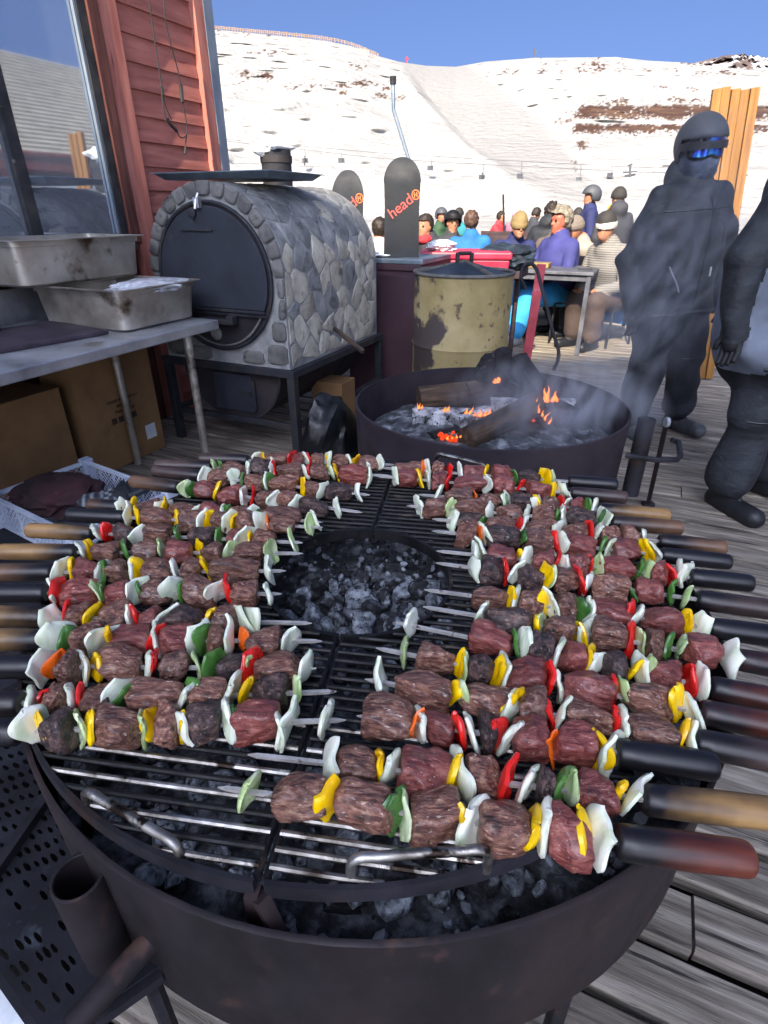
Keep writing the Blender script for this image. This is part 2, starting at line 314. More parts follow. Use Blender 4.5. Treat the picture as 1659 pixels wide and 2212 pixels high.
# ------------------------------------------------------------------ deck of single planks
deck = MB()
for b in (-3.0, -1.8, -.6, .6, 1.8, 3.0, 4.2, 5.4, 6.6): deck.box((b - .04, -2.2, -.26), (b + .04, 11.6, -.045))
deck.box((-3.2, -2.2, -.9), (8.2, 11.6, -.85))  # dark sheet under the joists, stands in for shade in the plank gaps
deck = deck.build('deck', m_dark, None, False); deck.rotation_euler = (0, 0, -AZW); tag(deck, 'wooden terrace deck of weathered grey planks', kind='structure')
PITCHP = .149
def plank_mesh(ln):
    vs = []; n = 10; hw = .0625
    for i in range(n + 1):
        x = ln * i / n; j = .0025 * math.sin(i * 1.7)
        for y, z in ((-hw + j, -.043), (-hw + j, -.008), (-hw + .006 + j, 0), (hw - .006 + j, 0), (hw + j, -.008), (hw + j, -.043)): vs.append((x, y, z))
    fs = [(i * 6 + k, (i + 1) * 6 + k, (i + 1) * 6 + (k + 1) % 6, i * 6 + (k + 1) % 6) for i in range(n) for k in range(6)] + [tuple(range(6)), tuple(range(n * 6, n * 6 + 6))[::-1]]
    return MB().add(vs, fs).mesh('plank', m_plank, False)
PL = {}
for i in range(-14, 78):
    a = .977 + .0745 + i * PITCHP - .149
    j = [-.55, 1.85, .65, 3.05][(i * 7) % 4] + .9
    for lo, hi in ((-3.19, j - .003), (j + .003, 7.9)):
        ln = round(hi - lo, 3)
        if ln not in PL: PL[ln] = plank_mesh(ln)
        inst('plank', PL[ln], deck, (lo, a, random.uniform(-.003, .003)), (random.uniform(-.02, .02), 0, random.uniform(-.0008, .0008)))

# ------------------------------------------------------------------ red timber chalet on the left
m_siding = M('red_stained_siding', ['#884f47', '#9d5f55', '#ad6f64'], 5, 7, .75, bump=.3, bscale=40, stretch=(5, .5, 5), tint=.08, spots='#7a3c34', spot=(6, .63, .72), bstretch=(14, 1, 14))
m_redtrim = M('red_trim', ['#915349', '#a7675b', '#b57669'], 4, 6, .7, bump=.2, bscale=50, stretch=(4, 4, .5), spots='#6a332a', spot=(5, .62, .75))
m_darkred = M('dark_red_frame', ['#3d1d1a', '#56302a', '#6a4038'], 6, 6, .7, bump=.2, stretch=(4, 4, .5))
m_lead = M('grey_flashing', ['#6f7a86', '#8692a0'], 5, 5, .5, metal=.4, bump=.05)
m_frame = M('dark_window_frame', ['#15161a', '#26272c', '#3c3a38'], 9, 6, .6, bump=.2, spots='#6a645c', spot=(30, .66, .72))
m_glass = bpy.data.materials.new('window_glass'); m_glass.use_nodes = True
gb = m_glass.node_tree.nodes['Principled BSDF']; gb.inputs['Base Color'].default_value = (.50, .56, .64, 1); gb.inputs['Roughness'].default_value = .03; gb.inputs['Metallic'].default_value = .8
m_roofw = M('corrugated_roof', ['#9a9486', '#b8b1a2'], 3, 5, .6, metal=.0, bump=.05)
B0 = -3.2
ch = wallthing('chalet', 'red timber chalet with a tall window and a strip of clapboard siding', 'building', 0, B0)
def cbox(name, lo, hi, m, bev=.003): return bx(name, lo, hi, m, ch, bev)
cbox('wall', (-4.5, -4.0, -.3), (-.06, 4.05, 3.35), m_darkred, 0)
cbox('lower_wall', (-.058, -4.0, -.1), (.0, 3.06, 1.22), m_darkred, .003)
cbox('upper_wall', (-.058, -4.0, 3.3), (.0, 4.05, 3.35), m_siding, .003)
y0, y1 = 3.275, 3.972
z = -.02; k = 0
while z < 3.3:
    p = MB(); h = .142
    sec = [(0.002, 0), (.034, 0), (.016, h), (.002, h)]
    p.add([(x, y0 + .002, zz) for x, zz in sec] + [(x, y1 - .002, zz) for x, zz in sec], [(0, 1, 2, 3), (7, 6, 5, 4), (0, 4, 5, 1), (1, 5, 6, 2), (2, 6, 7, 3), (3, 7, 4, 0)])
    pb = p.build('siding_board', m_siding, ch, False, .002); pb.location = (-.058 + random.uniform(0, .004), 0, z); z += .1385
cbox('trim_board', (-.056, 3.13, -.1), (.012, 3.274, 3.3), m_redtrim); cbox('trim_board', (-.056, 3.973, -.1), (.012, 4.066, 3.3), m_redtrim)
cbox('corner_flashing', (-.4, 4.067, -.3), (.014, 4.165, 3.35), m_lead)
cbox('window_jamb', (-.05, 3.048, 1.2), (.02, 3.128, 3.3), m_darkred)
wf = MB(); wf.box((-.045, 2.985, 1.25), (.006, 3.045, 3.3)); wf.box((-.045, 2.36, 1.25), (.012, 2.43, 3.3)); wf.box((-.045, -2.0, 1.20), (.0105, 2.984, 1.249)); wf.box((-.045, .6, 1.25), (.006, .68, 3.3))
wfo = wf.build('window_frame', m_frame, ch, False, .003)
cbox('window_strip', (-.02, 2.965, 1.255), (.001, 2.984, 3.29), m_lead)
for lo, hi in ((2.431, 2.964), (.681, 2.359), (-2.0, .599)):
    MB().box((-.03, lo, 1.25), (-.022, hi, 3.3)).build('window_pane', m_glass, wfo, False)
cbox('roof', (-4.9, -4.4, 3.351), (.10, 4.25, 3.43), m_roofw)
cbox('window_sill', (-.02, -2.0, 1.16), (.05, 3.06, 1.198), m_frame)
# cables that hang on the siding
m_cable = M('black_cable', ['#17171a', '#2b2b2f'], 10, rough=.6, bump=0)
def wallpts(pts): return [(lambda p: L(p[0], p[1], p[2]))(PBW(u, v)) for u, v in pts]
def PBW(u, v, b=B0 + .06):
    d = ray(u, v); t = b / (d.x * W.y - d.y * W.x); return (d.x * t * W.x + d.y * t * W.y, b, CAM_H + d.z * t)
def smoothpath(pts, k=6):
    pts = [Vector(p) for p in pts]; out = []
    for i in range(len(pts) - 1):
        p0, p1, p2, p3 = pts[max(i - 1, 0)], pts[i], pts[i + 1], pts[min(i + 2, len(pts) - 1)]
        for s in range(k):
            t = s / k; out.append(.5 * ((2 * p1) + (p2 - p0) * t + (2 * p0 - 5 * p1 + 4 * p2 - p3) * t * t + (3 * p1 - p0 - 3 * p2 + p3) * t ** 3))
    return out + [pts[-1]]
cb = thing('hanging_cable', 'thin black cables with in-line plugs hanging on the red siding', 'cable', wallpts([(400, 300)])[0])
b0 = cb.location.copy()
def crel(pts, r, name, m=m_cable): MB().tube([p - b0 for p in smoothpath(wallpts(pts))], r, 7).build(name, m, cb)
crel([(318,-30),(325,20),(333,80),(343,145),(349,190),(352,225),(360,262)], .0042, 'cord'); crel([(349,192),(356,222),(364,245),(371,258)], .003, 'cord')
crel([(353,-30),(357,40),(370,100),(384,150),(390,185)], .004, 'cord'); crel([(395,222),(402,260),(404,285),(398,297),(388,295),(382,282)], .004, 'cord'); crel([(404,285),(401,310),(400,328)], .004, 'cord')
crel([(390,182),(392,198),(394,221)], .012, 'plug'); crel([(362,256),(368,268),(382,283)], .011, 'plug'); crel([(349,186),(352,205)], .009, 'plug'); crel([(401,318),(400,333)], .008, 'plug')

# ------------------------------------------------------------------ unseen block added behind the viewer to shade the deck, and lodge on the right (seen in the window)
def lodge(name, label, lx, ly, hz, rot, loc, ridge, nwin):
    t = thing(name, label, 'building', loc, rot)
    bx('wall', (-lx, -ly, -1.2), (lx, 0, hz), m_siding, t, .01)
    bx('fascia', (-lx - .4, .25, hz - .25), (lx + .4, .45, hz + .15), m_redtrim, t, .01)
    r = MB(); n = int(lx * 2 / .3); y = [.45, -ly / 2, -ly - .45]; zz = [hz + .02, ridge, hz + .02]
    rows = 26
    for half in (0, 1):
        for j in range(rows):
            f0, f1 = j / rows, (j + 1) / rows
            ya, yb = y[half] + (y[half + 1] - y[half]) * f0, y[half] + (y[half + 1] - y[half]) * f1
            za, zb = zz[half] + (zz[half + 1] - zz[half]) * f0, zz[half] + (zz[half + 1] - zz[half]) * f1
            q = .05 if half == 0 else 0; q2 = .05 if half == 1 else 0
            r.add([(-lx - .5, ya, za + q), (lx + .5, ya, za + q), (lx + .5, yb, zb + q2), (-lx - .5, yb, zb + q2), (-lx - .5, ya, za - .1), (lx + .5, ya, za - .1), (lx + .5, yb, zb - .1), (-lx - .5, yb, zb - .1)],
                  [(0, 1, 2, 3), (7, 6, 5, 4), (0, 4, 5, 1), (1, 5, 6, 2), (2, 6, 7, 3), (3, 7, 4, 0)])
    r.build('roof', m_roofw, t, False)
    for k in range(nwin):
        x = -lx + (k + .5) * 2 * lx / nwin; wd = .42 * 2 * lx / nwin
        f = bx('window', (x - wd, .003, .5), (x + wd, .06, 2.2), m_frame, t, .01); bx('pane', (x - wd + .08, .05, .58), (x + wd - .08, .07, 2.12), m_glass, f, 0)
    return t
shade_block = thing('shade_block', 'unseen pale slab added far behind the viewer to shade the near deck', 'building', (-13.4, -30, -1.5))  # unseen slab, sized to block the sun and leave the sky open
m_plaster = M('pale_plaster', ['#a59f94', '#b5afa3', '#c2bcb0'], .4, 6, .85, bump=.1)
bx('wall', (-6.6, -10, 0), (6.6, 0, 30.75), m_plaster, shade_block, .05); bx('roof', (-6.8, -10.2, 30.76), (6.8, .2, 31.1), m_roofw, shade_block, .03)
for fl_ in range(9):
    for k in range(4): f = bx('window', (-5.6 + k * 3, .003, 2 + fl_ * 3.2), (-3.6 + k * 3, .08, 3.6 + fl_ * 3.2), m_frame, shade_block, 0); bx('pane', (-5.5 + k * 3, .06, 2.1 + fl_ * 3.2), (-3.7 + k * 3, .10, 3.5 + fl_ * 3.2), m_glass, f, 0)
lodge('lodge', 'low red lodge with a pale ribbed roof mirrored in the chalet window', 9, 8.0, 2.5, -AZW + R(90), L(13, 9.0, 0), 5.6, 5)

# ------------------------------------------------------------------ stone oven
m_mortar = M('grey_mortar', ['#6a6c6e', '#828383', '#939391'], 9, 7, .9, bump=.5, bscale=45, dist=.004)
m_stone_c = M('cream_field_stone', ['#85827a', '#a8a496', '#bdb9aa'], 9, 7, .8, bump=.6, bscale=26, tint=.22, spots='#6b6659', spot=(10, .58, .7), dist=.005)
m_stone_g = M('grey_slate', ['#5e6061', '#797b7b', '#8f908e'], 9, 7, .8, bump=.6, bscale=26, tint=.22, spots='#494a4e', spot=(10, .58, .7), dist=.005)
m_stone_d = M('sooty_ring_stone', ['#474647', '#605f5d', '#75736e'], 8, 7, .85, bump=.55, bscale=30, tint=.25, spots='#2a292b', spot=(8, .55, .68), dist=.004)
m_ovendoor = M('matt_black_oven_door', ['#1c1f26', '#242832', '#2c303a'], 4, 7, .6, .75, bump=.12, bscale=60, spots='#3c3c40', spot=(9, .64, .75))
m_ovenframe = M('dark_oven_frame', ['#1e2026', '#2a2c33', '#3a3532'], 8, 6, .6, .8, metal=.3, bump=.2, bscale=60)
m_drumlow = M('dark_ash_drum', ['#1d1a1f', '#2a262b', '#352d2e'], 5, 7, .65, .85, metal=.2, bump=.2, bscale=40)
m_tin = M('dull_zinc_sheet', ['#5c6a78', '#74838f', '#8a97a2'], 5, 6, .4, .6, metal=.7, bump=.1, bscale=20)
ov = wallthing('stone_oven', 'barrel shaped outdoor oven clad in field stones with a round black door', 'oven', 2.80, -2.33)
RO, ZC, ZB, LN = .462, 1.06, .56, 1.20
prof = [(-RO, ZB)] + [(RO * math.cos(t), ZC + RO * math.sin(t)) for t in np.linspace(math.pi, 0, 25)] + [(RO, ZB)]
sh = MB(); n = len(prof)
ys = [0, LN]; sh.add([(x, y, zz) for y in ys for x, zz in prof], [(i, i + 1, n + i + 1, n + i) for i in range(n - 1)] + [tuple(range(n)), tuple(range(n, 2 * n))[::-1], (0, n, 2 * n - 1, n - 1)])
sh.build('mortar_shell', m_mortar, ov)
def surf(s, y, h):
    s0 = ZC - ZB; arc = math.pi * RO
    if s < s0: return Vector((RO + h, y, ZB + s))
    if s < s0 + arc:
        t = (s - s0) / RO; return Vector(((RO + h) * math.cos(t), y, ZC + (RO + h) * math.sin(t)))
    return Vector((-RO - h, y, ZC - (s - s0 - arc)))
rs = random.Random(5); jit = {}
def jc(x, y):
    k = (round(x * 500), round(y * 500))
    if k not in jit: jit[k] = (rs.uniform(-.046, .046), rs.uniform(-.046, .046))
    return x + jit[k][0], y + jit[k][1]
def stone_piece(poly, fn, hh, dome=.008, shrink=.86, m=None, par=None, lab=None):
    cx = sum(p[0] for p in poly) / len(poly); cy = sum(p[1] for p in poly) / len(poly); pts = []
    for i in range(len(poly)):
        (x0, y0_), (x1, y1_) = poly[i], poly[(i + 1) % len(poly)]
        for f in (.18, .5, .82):
            k = shrink + rs.uniform(-.05, .04); pts.append((cx + (x0 + (x1 - x0) * f - cx) * k, cy + (y0_ + (y1_ - y0_) * f - cy) * k))
    n = len(pts); vs = [fn(p[0], p[1], -.004) for p in pts]
    vs += [fn(cx + (p[0] - cx) * .97, cy + (p[1] - cy) * .97, hh * .75) for p in pts]
    vs += [fn(cx + (p[0] - cx) * .8, cy + (p[1] - cy) * .8, hh + rs.uniform(-.002, .004)) for p in pts]
    vs += [fn(cx + (p[0] - cx) * .4, cy + (p[1] - cy) * .4, hh + rs.uniform(0, dome)) for p in pts] + [fn(cx, cy, hh + rs.uniform(0, dome))]
    fs = [(r * n + i, r * n + (i + 1) % n, (r + 1) * n + (i + 1) % n, (r + 1) * n + i) for r in range(3) for i in range(n)] + [(3 * n + i, 3 * n + (i + 1) % n, 4 * n) for i in range(n)]
    o = MB().add(vs, fs).build('stone', m, par, True, ang=55); return o
hx = .090; TOT = 2 * (ZC - ZB) + math.pi * RO
row = 0; sy = .055
while sy < TOT - .04:
    for c in range(-1, 10):
        cx = .07 + c * hx * 1.78 + (row % 2) * hx * .89
        poly = [jc(cx + hx * math.cos(R(60 * k + 30)) * 1.02, sy + hx * math.sin(R(60 * k + 30))) for k in range(6)]
        poly = [(min(max(x, .015), LN - .01), min(max(y, .012), TOT - .012)) for x, y in poly]
        ar = abs(sum(poly[i][0] * poly[(i + 1) % 6][1] - poly[(i + 1) % 6][0] * poly[i][1] for i in range(6))) / 2
        if ar < .003: continue
        up = .5 + .25 < sy < .5 + math.pi * RO
        stone_piece([(x, y) for x, y in poly], lambda a, b, h: surf(b, a, h), rs.uniform(.002, .0055), .004, .955, m_stone_g if (sy > .72 and rs.random() < .85) or rs.random() < .12 else m_stone_c, ov)
    sy += hx * 1.5; row += 1
def front(a, b, h): return Vector((a, -h, b))
for k in range(15):                                  # ring stones round the door
    t0 = math.pi * (k + .02) / 15 - .0; t1 = math.pi * (k + 1) / 15; ri, ro = .398, .474
    j0, j1 = rs.uniform(-.012, .012), rs.uniform(-.012, .012)
    stone_piece([(ri * math.cos(t0), ZC + ri * math.sin(t0)), (ro * math.cos(t0), ZC + ro * math.sin(t0)), (ro * math.cos((t0 + t1) / 2), ZC + ro * math.sin((t0 + t1) / 2)), (ro * math.cos(t1), ZC + ro * math.sin(t1)), (ri * math.cos(t1), ZC + ri * math.sin(t1))], front, rs.uniform(.008, .018), .006, .95, m_stone_d, ov)
for x0, x1, z0, z1 in ((.30,.46,.575,.70),(.36,.46,.71,.83),(.41,.465,.84,.95),(.415,.465,.955,1.055),(.12,.29,.57,.655),(-.46,-.30,.575,.70),(-.46,-.37,.71,.83),(-.465,-.41,.84,.95),(-.465,-.415,.955,1.05),(-.28,-.10,.57,.65)):
    stone_piece([(x0, z0), (x1, z0 + rs.uniform(-.01, .01)), (x1, z1), (x0 + rs.uniform(0, .02), z1)], front, rs.uniform(.006, .014), .006, .95, m_stone_d, ov)
DR = .388; ZD = 1.04
def disc(r, z0c, y0_, y1_, a0=0, a1=2 * math.pi, n=48):
    ts = np.linspace(a0, a1, n, endpoint=abs(a1 - a0 - 2 * math.pi) > 1e-6); poly = [(r * math.cos(t), z0c + r * math.sin(t)) for t in ts]
    Mx = Matrix(((1, 0, 0, 0), (0, 0, 1, 0), (0, 1, 0, 0), (0, 0, 0, 1))); return MB().prism(poly, y0_, y1_, 0, Mx)
fr = MB(); Mx = [(.392 * math.cos(t), -.016, ZD + .392 * math.sin(t)) for t in np.linspace(0, 2 * math.pi, 49)[:-1]]
fr.tube(Mx, .011, 6, closed=True); fr.build('door_rim', m_ovenframe, ov)
disc(.385, ZD, -.012, .0).build('front_plate', m_drumlow, ov)
dz = .885 - ZD; th = math.asin(dz / .372)
dr = disc(.372, ZD, -.03, -.0125, th, math.pi - th, 44).build('oven_door', m_ovendoor, ov, False, .004)
MB().box((-.17, -.042, 1.287), (.05, -.0305, 1.296)).build('handle', m_ovenframe, dr, False, .002)
MB().lathe([(0, 0), (.026, 0), (.026, .012), (.018, .018), (0, .018)], 20).build('thermometer', m_ovenframe, dr).matrix_basis = Matrix.Translation((-.075, -.03, 1.375)) @ Matrix.Rotation(R(90), 4, 'X')
MB().tube([(-.075, -.036, 1.36), (-.06, -.05, 1.345)], .006, 6).build('latch', m_ovenframe, dr)
la = MB(); la.box((-.045, -.05, 1.40), (-.01, -.02, 1.45)); la.tube([(-.03, -.06, 1.395), (-.028, -.045, 1.44), (-.02, -.03, 1.47)], .008, 6); la.build('latch', m_steel, ov)
MB().box((-.335, -.045, .868), (.345, -.031, .884)).build('door_bar', m_ovenframe, ov, False, .003)
MB().box((-.34, -.034, .846), (.35, -.013, .864)).build('door_bar', m_ovenframe, ov, False, .003)
hb = MB(); hb.box((-.12, -.075, .80), (.14, -.03, .828)); hb.box((.10, -.08, .81), (.145, -.03, .85)); hb.build('door_handle', m_ovenframe, ov, False, .004)
MB().lathe([(0, 0), (.040, 0), (.040, .006), (.030, .012), (0, .014)], 24).build('air_vent', m_stone_d, ov).matrix_basis = Matrix.Translation((-.035, -.014, .735)) @ Matrix.Rotation(R(90), 4, 'X')
lip = [(.355 * math.cos(t), -.02, ZD + .372 * math.sin(t)) for t in np.linspace(R(208), R(332), 26)]
MB().tube(lip, .007, 6).build('vent_lip', m_stone_d, ov)
fm = MB()
fm.box((-.50, -.03, .515), (.50, .012, .56)); fm.box((-.50, LN - .0, .515), (.50, LN + .04, .56)); fm.box((.455, .0121, .515), (.50, LN - .001, .559)); fm.box((-.50, .0121, .515), (-.455, LN - .001, .559))
fm.build('support_frame', m_ovenframe, ov, False, .004)
for x, y in ((-.498, -.028), (.448, -.028), (-.498, LN - .012), (.448, LN - .012)): bx('leg', (x, y, 0), (x + .05, y + .05, .514), m_ovenframe, ov, .004)
fr2 = MB(); fr2.box((-.447, -.02, .19), (.447, .01, .225)); fr2.box((.455, .03, .19), (.49, LN - .02, .225)); fr2.box((-.49, .03, .19), (-.455, LN - .02, .225)); fr2.build('stretcher', m_ovenframe, ov, False, .003)
ts = np.linspace(math.pi, 2 * math.pi, 25); dp = [(.36 * math.cos(t), .512 + .33 * math.sin(t)) for t in ts]
Mx = Matrix(((1, 0, 0, 0), (0, 0, 1, 0), (0, 1, 0, 0), (0, 0, 0, 1)))
ad = MB().prism(dp, .03, LN - .1, 0, Mx).build('ash_drum', m_drumlow, ov)
MB().tube([(.362 * math.cos(t), .028, .512 + .332 * math.sin(t)) for t in ts], .009, 6).build('drum_rim', m_ovenframe, ad)
MB().box((-.14, .014, .25), (.16, .029, .49)).build('ash_door', m_ovendoor, ad, False, .004); MB().box((.165, .008, .27), (.18, .028, .46)).build('hinge', m_ovenframe, ad, False, .002); MB().box((.06, .004, .36), (.15, .0135, .385)).build('latch', m_ovenframe, ad, False, .002)
# tray on top, flue
tr = MB(); x0, x1, ya, yb = -.44, .36, .10, .66
for (xa, xb, yaa, ybb, za, zb) in ((x0, x1, ya, yb, 1.56, 1.562),):
    q = .045
    tr.add([(xa + q, yaa + q, 1.545), (xb - q, yaa + q, 1.545), (xb - q, ybb - q, 1.545), (xa + q, ybb - q, 1.545), (xa, yaa, 1.578), (xb, yaa, 1.578), (xb, ybb, 1.578), (xa, ybb, 1.578), (xa - .012, yaa - .012, 1.575), (xb + .012, yaa - .012, 1.575), (xb + .012, ybb + .012, 1.575), (xa - .012, ybb + .012, 1.575)],
           [(0, 1, 2, 3)] + [(i, (i + 1) % 4, 4 + (i + 1) % 4, 4 + i) for i in range(4)] + [(4 + i, 4 + (i + 1) % 4, 8 + (i + 1) % 4, 8 + i) for i in range(4)])
t = wallthing('metal_tray', 'shallow zinc tray lying on top of the stone oven', 'tray', 2.80, -2.33)
o = tr.build('tray_sheet', m_tin, t, False); sd = o.modifiers.new('thick', 'SOLIDIFY'); sd.thickness = .003
MB().tube([(-.12, .90, 1.40), (-.12, .90, 1.735)], .098, 24).build('flue', m_ovenframe, ov); MB().tube([(-.12, .90, 1.66), (-.12, .90, 1.70)], .104, 24).build('flue_collar', m_ovenframe, ov)
def blob(name, m, loc, sc, amp=.3, sub=3, fr_=2.0, seed=0, parent=None, flat=None):
    bm = bmesh.new(); bmesh.ops.create_icosphere(bm, subdivisions=sub, radius=1)
    for v in bm.verts:
        p = v.co.copy(); k = 1 + amp * noise.fractal(p * fr_ + Vector((seed * 7.1, seed, 3)), .9, 2.1, 4)
        v.co = Vector((p.x * sc[0] * k, p.y * sc[1] * k, p.z * sc[2] * k))
        if flat is not None: v.co.z = max(v.co.z, flat)
    me = bpy.data.meshes.new(name); bm.to_mesh(me); bm.free(); me.polygons.foreach_set('use_smooth', [True] * len(me.polygons)); me.materials.append(m)
    o = bpy.data.objects.new(name, me); link(o, parent); o.location = loc; return o
pz = L(3.70, -2.47, 1.745)
o = blob('snow_lump', m_snow, pz, (.135, .115, .05), .45, 3, 1.6, 2); tag(o, 'lump of frozen snow capping the oven flue', 'snow')
o.rotation_euler = (0, 0, 1.1)

# ------------------------------------------------------------------ steel work table with pans and board
tb = wallthing('steel_table', 'stainless steel work table with round legs against the chalet wall', 'table', 2.62, -2.2)
tp = MB(); tp.box((-.93, -3.2, .80), (0, 0, .85)); tp.build('table_top', m_steel, tb, False, .006)
MB().box((-.955, -3.2, .78), (-.931, -.02, 1.02)).build('backsplash', m_steel, tb, False, .004)
for x, y in ((-.06, -.20), (-.52, -.30), (-.06, -2.6), (-.52, -2.6)): MB().tube([(x, y, 0), (x, y, .81)], .022, 14).build('leg', m_oldsteel, tb)
bx('shelf', (-.90, -3.1, .0), (-.62, -.45, .03), m_ovenframe, tb); bx('support_post', (-.86, -.44, .0), (-.80, -.37, .80), m_blacksteel, tb, .004)
def gn_pan(name, label, a, b, z, la_, lb, h, rot, m, group=None):
    t = thing(name, label, 'pan', L(a, b, z), -AZW + R(rot), group); q = MB(); rim = .016
    def ring(x, y, zz, rr, n=5):
        out = []
        for sx, sy, s in ((1, 1, 0), (-1, 1, 90), (-1, -1, 180), (1, -1, 270)):
            for k in range(n + 1):
                th = R(s + 90 * k / n); out.append((sx * (x - rr) + rr * math.cos(th), sy * (y - rr) + rr * math.sin(th), zz))
        return out
    x, y = lb / 2, la_ / 2; rings = [ring(x - .05, y - .05, .0, .05), ring(x - .032, y - .032, .012, .05), ring(x - .02, y - .02, h - .03, .04), ring(x - .012, y - .012, h - .028, .04), ring(x - .01, y - .01, h, .04), ring(x + rim, y + rim, h, .03), ring(x + rim, y + rim, h - .006, .03)]
    n = len(rings[0])
    q.add([p for r_ in rings for p in r_], [(i * n + k, i * n + (k + 1) % n, (i + 1) * n + (k + 1) % n, (i + 1) * n + k) for i in range(len(rings) - 1) for k in range(n)] + [tuple(range(n))[::-1]])
    o = q.build('pan_body', m, t, True, ang=50); s_ = o.modifiers.new('thick', 'SOLIDIFY'); s_.thickness = .0022; s_.offset = -1
    return t
gn_pan('steel_pan', 'deep stainless pan standing on the work table holding a plastic bag', 2.365, -2.645, .852, .57, .64, .20, 0, m_oldsteel, 'stainless pans on the work table')
gn_pan('steel_pan', 'long stained pan stacked on top of the other stainless pan', 2.31, -2.96, 1.056, .78, .44, .21, -2, m_oldsteel, 'stainless pans on the work table')
m_plastic = M('clear_plastic_bag', ['#a9adb5', '#c5c9d0', '#e3e6ea'], 8, 5, .18, bump=.6, bscale=16, coat=.5, dist=.01, spots='#7a6a60', spot=(6, .6, .72))
def crumple(name, m, loc, sc, seed, amp=.35, rotz=0, sub=4, fr_=2.2, parent=None):
    bm = bmesh.new(); bmesh.ops.create_icosphere(bm, subdivisions=sub, radius=1)
    for v in bm.verts:
        p = v.co.copy(); q = p * fr_ + Vector((seed * 3.7, seed * 1.3, seed))
        k = 1 + amp * (noise.ridged_multi_fractal(q, .9, 2.2, 3, 1.0, 2.0) - .9) * .5 + amp * .5 * noise.noise(q * .7)
        v.co = Vector((p.x * sc[0], p.y * sc[1], p.z * sc[2])) * k
    me = bpy.data.meshes.new(name); bm.to_mesh(me); bm.free(); me.polygons.foreach_set('use_smooth', [True] * len(me.polygons)); me.set_sharp_from_angle(angle=R(35)); me.materials.append(m)
    o = bpy.data.objects.new(name, me); link(o, parent); o.location = loc; o.rotation_euler = (0, 0, rotz); return o
o = crumple('plastic_bag', m_plastic, L(2.42, -2.46, 1.035), (.13, .22, .035), 3, .5, -AZW); tag(o, 'crumpled clear plastic bag lying in the lower pan', 'plastic bag')
m_cut = M('dark_cutting_board', ['#2a2229', '#38303a', '#453c46'], 5, 6, .65, bump=.15, bscale=60, spots='#1f1a1f', spot=(6, .58, .7))
o = bx('cutting_board', (-.24, -.30, 0), (.24, .30, .022), m_cut, None, .006); o.location = L(1.80, -2.70, .851); o.rotation_euler = (0, 0, -AZW + R(-9)); tag(o, 'dark brown cutting board lying flat on the steel table', 'cutting board')
o = bx('speaker_box', (-.14, -.16, 0), (.14, .16, .24), m_frame, None, .01); o.location = L(1.66, -3.0, .853); o.rotation_euler = (0, 0, -AZW); tag(o, 'black box at the back of the steel table by the window', 'box')
MB().tube([(.14, .04, .17), (.17, .04, .17), (.175, .12, .175), (.15, .155, .17)], .006, 8).build('handle', m_steel, o)
# cardboard boxes under the table
m_card = M('brown_cardboard', ['#6e5236', '#80613f', '#8c6c48'], 3, 5, .85, bump=.1, bscale=30, stretch=(1, 1, 1), spots='#5c442c', spot=(4, .64, .75), tint=.1)
m_print = M('dark_carton_print', ['#3a2c22'], rough=.9, bump=0); m_paper = M('white_paper', ['#b9bec6', '#d3d7dc'], 8, rough=.8, bump=.1)
def carton(label, a, b, sx, sy, sz, rot, tilt=0):
    t = thing('cardboard_box', label, 'box', L(a, b, 0), -AZW + R(rot), 'cardboard boxes under the steel table'); t.rotation_euler.rotate_axis('Y', R(tilt)); e = .004
    s = MB(); s.box((-sx / 2, -sy / 2, .002), (sx / 2, sy / 2, sz)); s.build('carton', m_card, t, False, .004)
    bx('flap', (sx / 2 - .002, -sy / 2, sz - .003), (sx / 2 + .004, sy / 2, sz + .002), m_card, t, 0)
    return t
RZ = Matrix(((0, 0, 1, 0), (1, 0, 0, 0), (0, 1, 0, 0), (0, 0, 0, 1)))       # text plane -> local y,z facing +x
t = carton('large plain cardboard box with one dark letter under the left of the table', 1.55, -2.94, .30, .86, .56, 0); 
text('print', 'W', .05, m_print, t, Matrix.Translation((.153, .02, .48)) @ RZ)
t = carton('tall cardboard box with printed lines and symbols behind the table legs', 2.33, -2.9, .26, .56, .70, 0)
for k, s in enumerate(('MADE FOR EXPORT', 'KEEP DRY', 'THIS SIDE UP')): text('print', s, .026, m_print, t, Matrix.Translation((.133, .02, .40 - k * .033)) @ RZ)
q = MB()
for k in range(4): q.box((.131, -.09 + k * .05, .27), (.1335, -.055 + k * .05, .305))
q.build('print', m_print, t, False); bx('sticker', (.131, .14, .10), (.1335, .22, .19), m_paper, t, 0)
